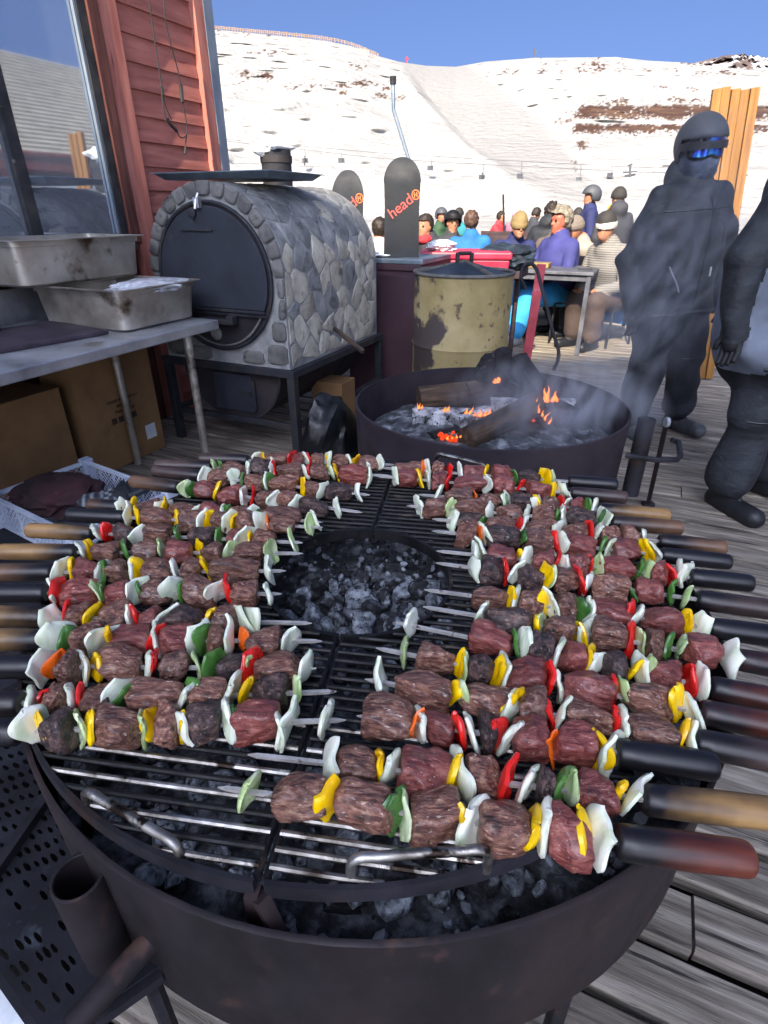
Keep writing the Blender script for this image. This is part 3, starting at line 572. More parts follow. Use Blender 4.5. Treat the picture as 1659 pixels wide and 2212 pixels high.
# plastic crate with gloves and a dark cloth on a low shelf
m_crate = M('pale_plastic_crate', ['#8f99ad', '#a8b2c4', '#bac3d2'], 6, 4, .5, bump=.05, spots='#6c7488', spot=(7, .62, .75))
lsh = thing('low_shelf', 'low black steel shelf carrying the plastic crate', 'shelf', (-1.35, 2.1, 0), R(-41)); bx('shelf_top', (-.55, -.75, .13), (.75, .45, .155), m_ovenframe, lsh)
for x, y in ((-.5, -.7), (.7, -.7), (-.5, .4), (.7, .4)): bx('leg', (x - .02, y - .02, 0), (x + .02, y + .02, .129), m_ovenframe, lsh)
cr = thing('plastic_crate', 'pale plastic lattice crate holding gloves and a dark red cloth', 'crate', (-1.315, 2.19, .157), R(-33)); cx, cy, chh = .31, .22, .15
fl = bx('crate_floor', (-cx, -cy, 0), (cx, cy, .008), m_crate, cr, 0)
for nm, p0, p1 in (('front', (-cx, -cy), (cx, -cy)), ('back', (cx, cy), (-cx, cy)), ('right', (cx, -cy), (cx, cy)), ('left', (-cx, cy), (-cx, -cy))):
    a, b = Vector((*p0, 0)), Vector((*p1, 0)); d = (b - a); ln = d.length; d.normalize(); q = MB(); nseg = max(3, round(ln / .105)); f = lambda s, zz: a + d * s + Vector((0, 0, zz))
    for i in range(nseg + 1): q.tube([f(ln * i / nseg, .005), f(ln * i / nseg, chh)], .006, 4)
    q.tube([f(0, chh), f(ln, chh)], .011, 4); q.tube([f(0, .012), f(ln, .012)], .007, 4)
    st = .026; k = -chh
    while k < ln:
        s0, s1 = max(k, 0), min(k + chh, ln); q.tube([f(s0, s0 - k), f(s1, s1 - k)], .0022, 3, caps=False); q.tube([f(s0, chh - (s0 - k)), f(s1, chh - (s1 - k))], .0022, 3, caps=False); k += st
    w_ = q.build('lattice_side', m_crate, cr, False)
for x, y in ((cx, cy), (-cx, cy), (cx, -cy), (-cx, -cy)): bx('corner', (x - .026, y - .026, .0), (x + .026, y + .026, chh + .02), m_crate, cr, .006)
m_wine = M('dark_red_cloth', ['#1b0f14', '#2b141b', '#3a1a22'], 7, 6, .9, bump=.4, bscale=25); m_glove = M('grey_work_glove', ['#24282d', '#3e444a', '#6b7178'], 18, 5, .8, bump=.3, bscale=60, wave=(9, 3, 'X'))
o = crumple('dark_cloth', m_wine, Vector((-1.42, 2.22, .29)), (.20, .16, .075), 5, .4, R(-33)); tag(o, 'crumpled dark red cloth lying in the plastic crate', 'cloth')
for i, (x, y, lab) in enumerate(((-1.23, 2.12, 'striped grey work glove on the cloth in the crate'), (-1.13, 2.17, 'black glove at the corner of the plastic crate'))):
    t = thing('work_glove', lab, 'glove', (x, y, .315), R(20 + 60 * i), 'work gloves in the crate'); mm = m_glove if i == 0 else m_cloth_black
    crumple('palm', mm, (0, 0, 0), (.06, .05, .028), 9 + i, .3, 0, 3, 2, t)
    for k in range(4): MB().tube([(.03, -.036 + k * .024, .002), (.085, -.042 + k * .028, .014), (.125 - .012 * abs(k - 1.5), -.046 + k * .031, -.004)], [.014, .0135, .009], 8).build('finger', mm, t)
    MB().tube([(-.01, -.045, .0), (.03, -.085, .012), (.06, -.095, .002)], [.016, .014, .009], 8).build('thumb', mm, t)

# ------------------------------------------------------------------ brown cabinet, snowboards, yellow drum, red cooler behind the fire
m_cab = M('dark_brown_cabinet', ['#33222b', '#3f2a33', '#4a323a'], 3, 6, .55, .7, bump=.1, bscale=40, spots='#2a1d24', spot=(4, .6, .75))
cab = wallthing('cabinet', 'dark brown cabinet with a pale counter between oven and drum', 'cabinet', 4.25, -1.62)
bx('carcass', (-.62, .0, 0), (0, .62, 1.02), m_cab, cab, .006); bx('counter', (-.64, -.02, 1.03), (.02, .66, 1.065), m_tin, cab, .005); bx('counter_edge', (-.63, -.015, .985), (.012, .64, 1.029), m_cab, cab, .004)
bx('door', (-.60, -.018, .05), (-.04, -.001, .95), m_cab, cab, .004)
bx('floor_plank_box', (-.62, .63, .0), (.02, 1.4, .98), m_cab, cab, .004)
o = crumple('white_cloth', m_snow, L(4.42, -2.02, 1.085), (.17, .13, .022), 11, .5, .3); tag(o, 'white cloth lying on the cabinet counter', 'cloth')
m_board = M('matt_black_snowboard', ['#0f1319', '#161b23', '#1e242d'], 4, 6, .6, .75, bump=.05); m_boardtxt = M('coral_print', ['#c9453f', '#d9544a'], 5, rough=.6, bump=0); m_orange = M('orange_print', ['#d0632f', '#de7540'], 5, rough=.6, bump=0)
def snowboard(label, loc, wd, hgt, tip, lean, yaw, txtz, tail, tx=0, sz=.105):
    t = thing('snowboard', label, 'snowboard', loc, yaw, 'snowboards standing on the cabinet'); t.rotation_euler = Euler((R(-lean), 0, yaw), 'XYZ')
    hw = wd / 2; poly = []; q = MB(); nn = 14; rows = []
    zs = [0, .05, hgt * .25, hgt * .5] + [hgt - tip + tip * math.sin(k / nn * math.pi / 2) for k in range(nn + 1)]
    for z in zs:
        wv = hw * (.93 + .07 * abs(z / hgt - .45) / .55) if z <= hgt - tip else hw * math.sqrt(max(0, 1 - ((z - hgt + tip) / tip) ** 2)) ** .9
        wv = max(wv, .004); y = .0 if z < hgt - tip else .06 * ((z - hgt + tip) / tip) ** 2
        rows.append([(-wv, y, z), (wv, y, z), (wv, y + .011, z), (-wv, y + .011, z)])
    q.add([p for r_ in rows for p in r_], [(i * 4 + k, i * 4 + (k + 1) % 4, (i + 1) * 4 + (k + 1) % 4, (i + 1) * 4 + k) for i in range(len(rows) - 1) for k in range(4)] + [(0, 1, 2, 3), tuple(range(4 * len(rows) - 4, 4 * len(rows)))[::-1]])
    q.build('board', m_board, t, True, ang=30)
    Mt = Matrix.Translation((tx, -.0025, txtz)) @ Matrix.Rotation(R(90), 4, 'X') @ Matrix.Rotation(R(36), 4, 'Z')
    text('lettering', 'head', sz, m_boardtxt, t, Mt, .0006)
    lg = MB(); pl = [(.028 * math.cos(a_) * (1.15 if math.cos(a_) > 0 else 1), .034 * math.sin(a_)) for a_ in np.linspace(0, 2 * math.pi, 18)[:-1]]
    Ml = Matrix.Translation((tx + .108, -.0025, txtz + .075)) @ Matrix.Rotation(R(90), 4, 'X') @ Matrix.Rotation(R(10), 4, 'Z')
    for i in range(17):
        a_, b_ = pl[i], pl[(i + 1) % 17]
        lg.prism([a_, b_, (b_[0] * .78, b_[1] * .78), (a_[0] * .78, a_[1] * .78)], 0, .0008, 0, Ml)
    lg.prism([(-.012, -.016), (-.005, -.016), (-.005, .016), (-.012, .016)], 0, .0008, 0, Ml); lg.prism([(.006, -.016), (.013, -.016), (.013, .016), (.006, .016)], 0, .0008, 0, Ml); lg.prism([(-.005, -.003), (.006, -.003), (.006, .004), (-.005, .004)], 0, .0008, 0, Ml)
    lg.build('logo', m_orange, t, False)
    return t
snowboard('taller black snowboard with orange emblem at its edge, standing beside the drum', (.132, 4.72, 1.069), .272, .655, .17, 1, R(-2), .34, True, -.01)
t = snowboard('shorter black snowboard half hidden by the stone oven', (-.275, 4.86, 1.069), .245, .585, .20, 2, R(-4), .32, True, -.02)
MB().box((-.025, -.02, .01), (.0, -.006, .20)).build('strap', m_snow, t, False); MB().box((.02, -.035, .005), (.085, -.003, .21)).build('binding', m_cloth_black, t, False, .004)
# pole / lance behind the boards
ln_ = thing('snow_lance', 'bent grey snow lance rising behind the snowboards', 'pole', PY(885, 352, 9.0)); b1 = ln_.location.copy()
MB().tube([Vector((0, 0, -3)), Vector((0, 0, 0)), PY(850, 237, 9) - b1], [.03, .028, .026], 8).build('pole', m_lead, ln_); MB().tube([PY(850, 240, 9) - b1, PY(849, 180, 9) - b1], .026, 8).build('upper_tube', m_tin, ln_); MB().tube([PY(849, 182, 9) - b1, PY(849, 165, 9) - b1], .042, 10).build('nozzle_head', m_blacksteel, ln_)
# yellow drum
m_drum = M('flaking_yellow_drum_paint', ['#7d7048', '#918259', '#a0926c'], 4, 7, .6, .75, bump=.2, bscale=30, spots='#3f3634', spot=(2.4, .54, .575), spots2='#544738', spot2=(11, .60, .66)); m_soot = M('sooty_drum_base', ['#1e1d22', '#302c31', '#5a4c3a'], 4, 7, .8, bump=.3, bscale=30, spots='#8a7a4c', spot=(3, .6, .64))
dm = thing('steel_drum', 'flaking yellow oil drum with a crossed lid bar standing behind the fire pit', 'drum', (.515, 3.93, .0)); RD = .318; ZT = 1.035
MB().lathe([(RD, .62), (RD + .008, .60), (RD, .58), (RD, .315), (RD - .003, .315), (RD - .003, ZT - .02), (RD - .003, ZT), (RD, ZT)], 64).build('drum_wall', m_drum, dm)
MB().lathe([(0, .0), (RD + .001, .0), (RD + .001, .2), (RD + .004, .26), (RD + .001, .314), (RD - .003, .314), (RD - .003, .02), (0, .02)], 64).build('drum_base', m_soot, dm)
MB().tube([(RD * math.cos(a_), RD * math.sin(a_), ZT + .003) for a_ in np.linspace(0, 2 * math.pi, 65)[:-1]], .011, 8, closed=True).build('rim', m_stone_d, dm)
m_lid = M('dark_steel_lid', ['#2a3039', '#39414b', '#4a525a'], 5, 6, .5, .7, metal=.5, bump=.1)
MB().lathe([(0, ZT + .060), (.06, ZT + .056), (RD - .013, ZT - .008), (RD - .013, ZT - .016), (.06, ZT + .048), (0, ZT + .052)], 48).build('lid', m_lid, dm)
lb = MB()
for a_ in (R(-62), R(62), R(180)): lb.tube([((RD - .01) * math.cos(a_), (RD - .01) * math.sin(a_), ZT + .006), (0, 0, ZT + .066)], .012, 4)
lb.build('lid_bars', m_stone_d, dm); hd = MB(); hd.box((-.06, -.012, ZT + .05), (-.035, .012, ZT + .115)); hd.box((.03, -.012, ZT + .05), (.055, .012, ZT + .115)); hd.tube([(-.045, 0, ZT + .11), (.04, 0, ZT + .112)], .012, 8); hd.build('lid_handle', m_blacksteel, dm, False, .003)
# red post and hooked poker beside the drum
m_redpaint = M('chipped_red_paint', ['#8d2f38', '#a8404a', '#bb5058'], 6, 6, .6, bump=.2, spots='#b9908c', spot=(7, .62, .72))
rp = thing('red_post', 'leaning red painted bar beside the yellow drum', 'post', (.99, 4.03, 0)); q = MB(); rot = Euler((R(-4), R(2.5), R(-10))).to_matrix(); q.box((-.03, -.012, .0), (.03, .012, 1.075), 0, rot); q.build('bar', m_redpaint, rp, False, .003)
pk_ = thing('fire_poker', 'black steel poker with a curled hook at its top leaning by the fire pit', 'poker', PY(1195, 800, 3.36)); b2 = pk_.location.copy()
pts = [PY(*p) for p in ((1135,624,3.62),(1126,600,3.6),(1130,577,3.59),(1145,569,3.58),(1158,580,3.57),(1166,605,3.55),(1180,660,3.5),(1194,715,3.46),(1206,755,3.42),(1205,778,3.38),(1195,800,3.36))]
MB().tube([p - b2 for p in smoothpath(pts, 5)], .0105, 8).build('rod', m_blacksteel, pk_)
# red cooler with a sheet of paper and dark jackets on it
m_cool = M('red_plastic', ['#8f1f36', '#a52a42', '#b4354e'], 4, 5, .45, bump=.08)
ck = thing('red_cooler', 'large red plastic tub behind the yellow drum', 'cooler', (.70, 5.35, .62), R(-6)); q = MB()
def frustum(x0, x1, y0_, y1_, z0, z1, ex): return [(x0, y0_, z0), (x1, y0_, z0), (x1, y1_, z0), (x0, y1_, z0), (x0 - ex, y0_ - ex, z1), (x1 + ex, y0_ - ex, z1), (x1 + ex, y1_ + ex, z1), (x0 - ex, y1_ + ex, z1)]
FB = [(0, 3, 2, 1), (4, 5, 6, 7), (0, 1, 5, 4), (1, 2, 6, 5), (2, 3, 7, 6), (3, 0, 4, 7)]
q.add(frustum(-.33, .33, -.2, .2, 0, .40, .035), FB); q.build('tub', m_cool, ck, False, .012); q = MB(); q.add(frustum(-.38, .38, -.25, .25, .401, .46, .0), FB); q.build('lid', m_cool, ck, False, .015)
bx('label', (-.06, -.236, .32), (.02, -.229, .35), m_paper, ck, 0); bx('stripe', (-.21, -.24, .03), (-.19, -.224, .38), m_crate, ck, 0)
bx('stand', (-.3, -.18, -.62), (.3, .18, -.002), m_cab, ck, .01)
o = crumple('paper_napkin', m_paper, Vector((.49, 5.30, 1.115)), (.12, .09, .045), 21, .6, .4); tag(o, 'crumpled white paper on the red cooler lid', 'paper')
m_navy = M('dark_jacket', ['#14181f', '#1d2733', '#2c3a46'], 7, 6, .6, bump=.5, bscale=12, dist=.01)
o = crumple('black_jacket', m_navy, Vector((1.06, 5.42, 1.02)), (.25, .20, .10), 8, .45, -.1); tag(o, 'dark jacket thrown over the bench beside the red cooler', 'jacket')
m_bench = M('dark_bench_wood', ['#2a2023', '#3b2d30', '#4a3a3a'], 5, 6, .8, bump=.2, stretch=(.5, 4, 4))
bn = thing('bench', 'dark bench under the heap of jackets', 'bench', (1.02, 5.50, 0), -AZW); bx('seat', (-.24, -.18, .86), (.24, .18, .92), m_bench, bn)
for x in (-.2, .16):
    for y in (-.14, .14): bx('leg', (x - .02, y - .02, 0), (x + .02, y + .02, .859), m_bench, bn)

# ------------------------------------------------------------------ front brazier
GC = Vector((-.05, .936, 0)); ZG = .75; RG = .588; RH = .185
gb_ = thing('round_brazier', 'low round rust brown brazier pan full of charcoal in the foreground', 'brazier', (-.01, .94, 0))
RP, ZR, ZBOT = .634, .722, .43
MB().lathe([(0, ZBOT), (RP - .02, ZBOT), (RP, ZBOT + .02), (RP + .003, ZR - .002), (RP, ZR), (RP - .004, ZR), (RP - .005, ZBOT + .03), (RP - .03, ZBOT + .008), (0, ZBOT + .008)], 96).build('pan', m_pan, gb_, True, ang=50)
for a_ in (-58, 20, 140, 215): 
    c, s = math.cos(R(a_)) * .58, math.sin(R(a_)) * .58; bx('leg', (c - .012, s - .012, 0), (c + .012, s + .012, ZBOT + .012), m_blacksteel, gb_, .003)
def socket(par, loc, r, z0, z1, m):
    q = MB(); q.lathe([(r, z0), (r, z1), (r - .003, z1 + .001), (r - .0045, z1), (r - .0045, z0 + .01), (0, z0 + .01), (0, z0)], 32, at=loc, close=True); return q.build('pipe_socket', m, par)
socket(gb_, (-.375 + .01, .397 - .94, 0), .031, .46, .68, m_pan)
q = MB(); q.tube([(-.245 + .01, .485 - .94 - .03, .575), (-.36, .30 - .94, .545)], .0165, 12); q.tube([(-.235 + .01, .50 - .94 - .05, .58), (-.24, .47 - .94 - .03, .577)], .019, 12); q.build('carrying_handle', m_pan, gb_)
q = MB(); q.box((-.012, -.002, 0), (.012, .003, .2)); o = q.build('bracket', m_pan, gb_, False, .002); o.location = (-.42, .478 - .94, .56); o.rotation_euler = (R(-6), R(14), R(-35))
# coals
def rock(sub, seed, amp=.45):
    bm = bmesh.new(); bmesh.ops.create_icosphere(bm, subdivisions=sub, radius=1); s = Vector((1, random.uniform(.6, .95), random.uniform(.5, .85)))
    for v in bm.verts:
        p = v.co.copy(); k = 1 + amp * noise.noise(p * 1.1 + Vector((seed * 5.3, seed, 0))) + .25 * amp * noise.noise(p * 3 + Vector((seed, 2, 1))); v.co = Vector((p.x * s.x, p.y * s.y, p.z * s.z)) * k
    me = bpy.data.meshes.new('charcoal_lump'); bm.to_mesh(me); bm.free(); return me
def rockset(mat, n, sub): 
    out = []
    for i in range(n): me = rock(sub, i + 3); me.materials.append(mat); out.append(me)
    return out
coal_k = rockset(m_coal, 6, 2); coal_a = rockset(m_ashcoal, 6, 2)
def mound(x, y):
    d = math.hypot(x - GC.x - .02, y - GC.y); return .600 + .050 * max(0, 1 - (d / .30) ** 2) + .045 * max(0, min(1, (.70 - y) / .2)) + .012 * math.sin(x * 31 + y * 17)
bed = MB(); nb = 46
for j in range(nb + 1):
    rr = (RP - .012) * j / nb
    for k in range(96):
        a_ = 2 * math.pi * k / 96; x, y = -.01 + rr * math.cos(a_), .94 + rr * math.sin(a_); bed.v.append((x, y, mound(x, y) - .012 + .012 * noise.noise(Vector((x * 40, y * 40, 1)))))
bed.f = [(j * 96 + k, j * 96 + (k + 1) % 96, (j + 1) * 96 + (k + 1) % 96, (j + 1) * 96 + k) for j in range(nb) for k in range(96)]; bed.m = [0] * len(bed.f)
o = bed.build('ash_bed', m_ash); tag(o, 'grey ash and small embers filling the front brazier', kind='stuff')
rc = random.Random(11)
def eul(r): return (r.uniform(0, 6.3), r.uniform(0, 6.3), r.uniform(0, 6.3))
def lump(x, y, s, z, ash, lab, grp):
    o = inst('charcoal_lump', rc.choice(coal_a if ash else coal_k), None, (x, y, z), eul(rc), (s, s, s)); tag(o, lab, 'charcoal', grp)
for i in range(150):
    r_, a_ = (RH - .012) * math.sqrt(rc.random()), rc.uniform(0, 6.283); x, y = GC.x + .01 + r_ * math.cos(a_), GC.y + r_ * math.sin(a_); s = rc.choice([.007, .009, .011, .014, .018, .024, .028])
    ash = rc.random() < .45
    lump(x, y, s, mound(x, y) + s * .4, ash, 'ash grey charcoal lump in the round opening of the grate' if ash else 'black charcoal lump in the round opening of the grate', 'ash grey charcoal lumps in the opening' if ash else 'black charcoal lumps in the opening')
for i in range(130):
    a_ = rc.uniform(R(200), R(345)); r_ = rc.uniform(.36, .60); x, y = -.01 + r_ * math.cos(a_), .94 + r_ * math.sin(a_); s = rc.choice([.012, .016, .02, .026])
    ash = rc.random() < (.85 if x < .02 else .35)
    lump(x, y, s, mound(x, y) + s * .3, ash, 'ash covered charcoal lump under the front bars of the grate' if ash else 'black charcoal lump under the front bars of the grate', 'ash covered lumps under the front bars' if ash else 'black lumps under the front bars')
cm = MB()
base = [(list(me.vertices), [tuple(p.vertices) for p in me.polygons]) for me in rockset(m_coal, 3, 1)]
for i in range(1500):
    r_, a_ = (RP - .03) * math.sqrt(rc.random()), rc.uniform(0, 6.283); x, y = -.01 + r_ * math.cos(a_), .94 + r_ * math.sin(a_); s = rc.uniform(.004, .012)
    V_, F_ = base[i % 3]; E_ = Euler(eul(rc)).to_matrix(); cm.add([E_ @ (v.co * s) + Vector((x, y, mound(x, y) + s * .3)) for v in V_], F_, 1 if rc.random() < .45 else 0)
o = cm.build('coal_rubble', [m_coal, m_ashcoal], None, True, ang=30); tag(o, 'small broken coals spread over the ash in the front brazier', kind='stuff')
# half burnt log lying under the grate at the front
def log(name, label, p0, p1, r, m, seed, group=None, taper=.9, blocky=False):
    p0, p1 = Vector(p0), Vector(p1); d = p1 - p0; ln = d.length; t = thing(name, label, 'log', p0, 0, group); t.rotation_euler = d.to_track_quat('X', 'Z').to_euler(); q = MB(); n = 14; k = 18; vs = []
    for i in range(n + 1):
        f = i / n
        for j in range(k):
            th = 2 * math.pi * j / k; rr = r * (1 + (taper - 1) * f) * (1 + .16 * noise.noise(Vector((math.cos(th) * 1.3, math.sin(th) * 1.3, f * 2.2 + seed * 3))) + .06 * noise.noise(Vector((math.cos(th) * 5, math.sin(th) * 5, f * 6 + seed))))
            if blocky: rr *= min(1.25, .82 / max(abs(math.cos(th)), abs(math.sin(th))))
            vs.append((ln * f + (.012 * noise.noise(Vector((j * .9, seed, 0))) if i in (0, n) else 0), rr * math.cos(th), rr * math.sin(th)))
    fs = [(i * k + j, i * k + (j + 1) % k, (i + 1) * k + (j + 1) % k, (i + 1) * k + j) for i in range(n) for j in range(k)] + [tuple(range(k))[::-1], tuple(range(n * k, n * k + k))]
    q.add(vs, fs).build('wood', m, t, True, ang=45); return t
def wood_mat(name, cols, **k): return M(name, cols, 5, 7, .85, bump=.8, bscale=28, stretch=(.8, 6, 6), dist=.008, bstretch=(3, 14, 14), **k)
m_char = wood_mat('charred_log', ['#0b0a0c', '#17151a', '#29262c'], spots='#57595f', spot=(9, .6, .7)); m_brownlog = wood_mat('smoked_brown_log', ['#2a211d', '#46372d', '#65513f'], spots='#17120f', spot=(4, .56, .68)); m_ashlog = M('ashen_log', ['#3a3b40', '#85878d', '#b9bcc2'], 16, 7, .95, bump=.9, bscale=38, stretch=(1.2, 1.2, 1.2), stops=[.36, .48, .62], spots='#141417', spot=(30, .56, .62), dist=.008)
log('burnt_log', 'black squared log end lying in the coals below the nearest skewers', (-.07, .42, .60), (.10, .40, .60), .042, m_char, 4, None, .95, True)
# ------------------------------------------------------------------ grate: two halves
GROT = -math.asin(.146)
def half(label, sgn):
    t = thing('grill_grate', label, 'grill grate', (GC.x, GC.y, ZG), GROT, 'halves of the round grill grate'); gap = .006
    a0, a1 = (R(90.6), R(269.4)) if sgn < 0 else (R(-89.4), R(89.4))
    MB().lathe([(RG, -.020), (RG + .006, -.020), (RG + .006, .004), (RG, .004)], 72, 0, a0, a1).build('rim', m_blacksteel, t, False)
    MB().lathe([(RH - .005, -.02), (RH + .002, -.02), (RH + .002, .004), (RH - .005, .004)], 40, 0, a0, a1).build('inner_ring', m_rodsteel, t, False)
    yv = []; y = -.572
    while y < .575: yv.append(y); y += .0195
    for i, y in enumerate(yv):
        xo = math.sqrt(RG ** 2 - y * y) - .001; xi = gap
        if abs(y) < RH: xi = math.sqrt(RH ** 2 - y * y) + .002
        rr = .0042
        worn = y < -.36 and i % 4 in (0, 2) or (sgn > 0 and y < -.49)
        p = [(sgn * xi, y, 0), (sgn * (xi + xo) / 2, y, -.0008), (sgn * xo, y, 0)]
        MB().tube(p, rr, 8).build('rod', m_wornrod if worn else m_rodsteel, t)
    d = MB()
    for lo, hi in ((-RG + .004, -RH), (RH, RG - .004)): MB().tube([(sgn * gap, lo, -.003), (sgn * gap, hi, -.003)], .0048, 8).build('centre_bar', m_rodsteel, t)
    return t
def handle(t, p0, p1, h, m, name='handle', bend=.02):
    inv = (Matrix.Translation(t.location) @ Matrix.Rotation(GROT, 4, 'Z')).inverted(); a, b = inv @ Vector(p0), inv @ Vector(p1); u = Vector((0, 0, h)); d = (b - a).normalized()
    MB().tube(smoothpath([a, a + u * .7, a + u + d * bend * .5, a + u + d * bend * 1.6, (a + b) / 2 + u * 1.03, b + u - d * bend * 1.6, b + u - d * bend * .5, b + u * .7, b], 5), .0058, 10).build(name, m, t)
gl = half('left half of the round grill grate with a bent rod handle', -1)
gr_ = half('right half of the round grill grate with a worn bright handle', 1)
handle(gl, PZ(195, 1742, ZG - .005), PZ(392, 1860, ZG - .012), .033, m_wornrod)
handle(gr_, PZ(760, 1900, ZG - .008), PZ(1050, 1880, ZG - .005), .040, m_wornrod)
handle(gr_, PZ(942, 1003, ZG - .005), PZ(1050, 1030, ZG - .005), .034, m_wornrod)
inv = (Matrix.Translation(gl.location) @ Matrix.Rotation(GROT, 4, 'Z')).inverted()
q = MB()
for p0, p1 in ((tuple(PZ(545, 1925, .735)), tuple(PZ(556, 1990, .655))), (tuple(PZ(562, 1938, .732)), tuple(PZ(602, 2016, .690)))):
    a, b = inv @ Vector(p0), inv @ Vector(p1); q.tube([a, b], .011, 4)
q.build('support_strap', m_pan, gl, False)
# ------------------------------------------------------------------ skewers
def handle_material(name, wood, dark, x0, x1):
    m = bpy.data.materials.new(name); m.use_nodes = True; nt = m.node_tree; n = nt.nodes; l = nt.links; b = n['Principled BSDF']
    tc = n.new('ShaderNodeTexCoord'); sp = n.new('ShaderNodeSeparateXYZ'); l.new(tc.outputs['Object'], sp.inputs[0]); oi = n.new('ShaderNodeObjectInfo')
    mp = n.new('ShaderNodeMapping'); mp.inputs['Scale'].default_value = (6, 60, 60); l.new(tc.outputs['Object'], mp.inputs[0])
    ad = n.new('ShaderNodeVectorMath'); l.new(mp.outputs[0], ad.inputs[0]); cb = n.new('ShaderNodeCombineXYZ'); ml = n.new('ShaderNodeMath'); ml.operation = 'MULTIPLY'; ml.inputs[1].default_value = 50; l.new(oi.outputs['Random'], ml.inputs[0]); l.new(ml.outputs[0], cb.inputs[0]); l.new(cb.outputs[0], ad.inputs[1])
    nz = n.new('ShaderNodeTexNoise'); nz.inputs['Scale'].default_value = 1; nz.inputs['Detail'].default_value = 6; l.new(ad.outputs[0], nz.inputs['Vector'])
    mr = n.new('ShaderNodeMapRange'); mr.inputs[1].default_value = -x0; mr.inputs[2].default_value = -x1; l.new(sp.outputs[0], mr.inputs[0])
    nb_ = n.new('ShaderNodeTexNoise'); nb_.inputs['Scale'].default_value = 30; l.new(tc.outputs['Object'], nb_.inputs['Vector'])
    mm = n.new('ShaderNodeMath'); mm.operation = 'MULTIPLY_ADD'; l.new(nb_.outputs[0], mm.inputs[0]); mm.inputs[1].default_value = .9; l.new(mr.outputs[0], mm.inputs[2]); m2 = n.new('ShaderNodeMath'); m2.operation = 'SUBTRACT'; l.new(mm.outputs[0], m2.inputs[0]); m2.inputs[1].default_value = .45; m2.use_clamp = True
    r1 = n.new('ShaderNodeValToRGB'); e = r1.color_ramp.elements; e[0].position = .3; e[0].color = C(wood[0]); e[1].position = .7; e[1].color = C(wood[1]); l.new(nz.outputs[0], r1.inputs[0])
    r2 = n.new('ShaderNodeValToRGB'); e = r2.color_ramp.elements; e[0].position = .35; e[0].color = C(dark[0]); e[1].position = .75; e[1].color = C(dark[1]); l.new(nz.outputs[0], r2.inputs[0])
    mx = n.new('ShaderNodeMix'); mx.data_type = 'RGBA'; l.new(m2.outputs[0], mx.inputs[0]); l.new(r2.outputs[0], mx.inputs[6]); l.new(r1.outputs[0], mx.inputs[7]); l.new(mx.outputs[2], b.inputs['Base Color'])
    b.inputs['Roughness'].default_value = .38; bp = n.new('ShaderNodeBump'); bp.inputs['Strength'].default_value = .35; bp.inputs['Distance'].default_value = .002; l.new(nz.outputs[0], bp.inputs['Height']); l.new(bp.outputs[0], b.inputs['Normal']); return m
DK = ('#0c0b0e', '#1c1a1f')
H = {'black': handle_material('black_handle', ('#141316', '#242228'), DK, .05, .3), 'tan': handle_material('tan_handle', ('#6f5233', '#a5814f'), DK, .015, .10), 'brown': handle_material('brown_handle', ('#4a3527', '#745640'), DK, .02, .12),
     'red': handle_material('red_brown_handle', ('#4a1f18', '#7a3b28'), DK, .02, .12), 'dim': handle_material('smoky_handle', ('#3a2c2a', '#5c473f'), DK, .0, .18)}
def meat_mesh(seed, lx, r, q_=2.7):
    cuts = []; rc_ = random.Random(seed * 13 + 1)
    for _ in range(5):
        n_ = Vector((rc_.uniform(-.5, .5), rc_.uniform(-1, 1), rc_.uniform(-1, 1))).normalized(); cuts.append((n_, rc_.uniform(.74, .95)))
    bm = bmesh.new(); bmesh.ops.create_icosphere(bm, subdivisions=4, radius=1); rs_ = random.Random(seed); ks = [rs_.uniform(.9, 1.12) for _ in range(3)]; off = Vector((seed * 3.1, seed * 1.7, seed * .9)); sk = rs_.uniform(-.22, .22)
    for v in bm.verts:
        p = v.co; nn = (abs(p.x) ** q_ + abs(p.y) ** q_ + abs(p.z) ** q_) ** (1 / q_); p = p / nn
        for n_, d_ in cuts:
            e_ = p.dot(n_) - d_
            if e_ > 0: p = p - n_ * e_ * .85
        d = Vector((p.x * 1.1, p.y * 1.2, p.z * 1.2)) + off
        k = 1 + .17 * noise.noise(d * .95) + .11 * noise.noise(d * 2.3) - .10 * max(0, noise.noise(Vector((d.x * 1.0, d.y * 3.2, d.z * 3.2))) - .05) + .035 * noise.noise(d * 7)
        v.co = Vector((p.x * lx * (1 + .16 * noise.noise(d * 1.3)) + sk * p.z * lx * .6, p.y * r * ks[0] * k, p.z * r * ks[1] * k))
    me = bpy.data.meshes.new('meat_chunk'); bm.to_mesh(me); bm.free(); me.polygons.foreach_set('use_smooth', [True] * len(me.polygons)); me.materials.append(m_meat); return me
MEAT = [meat_mesh(i, 1.0, 1.0, [4, 6, 3.6, 8, 5, 4.5, 7, 4, 6, 5][i]) for i in range(10)]
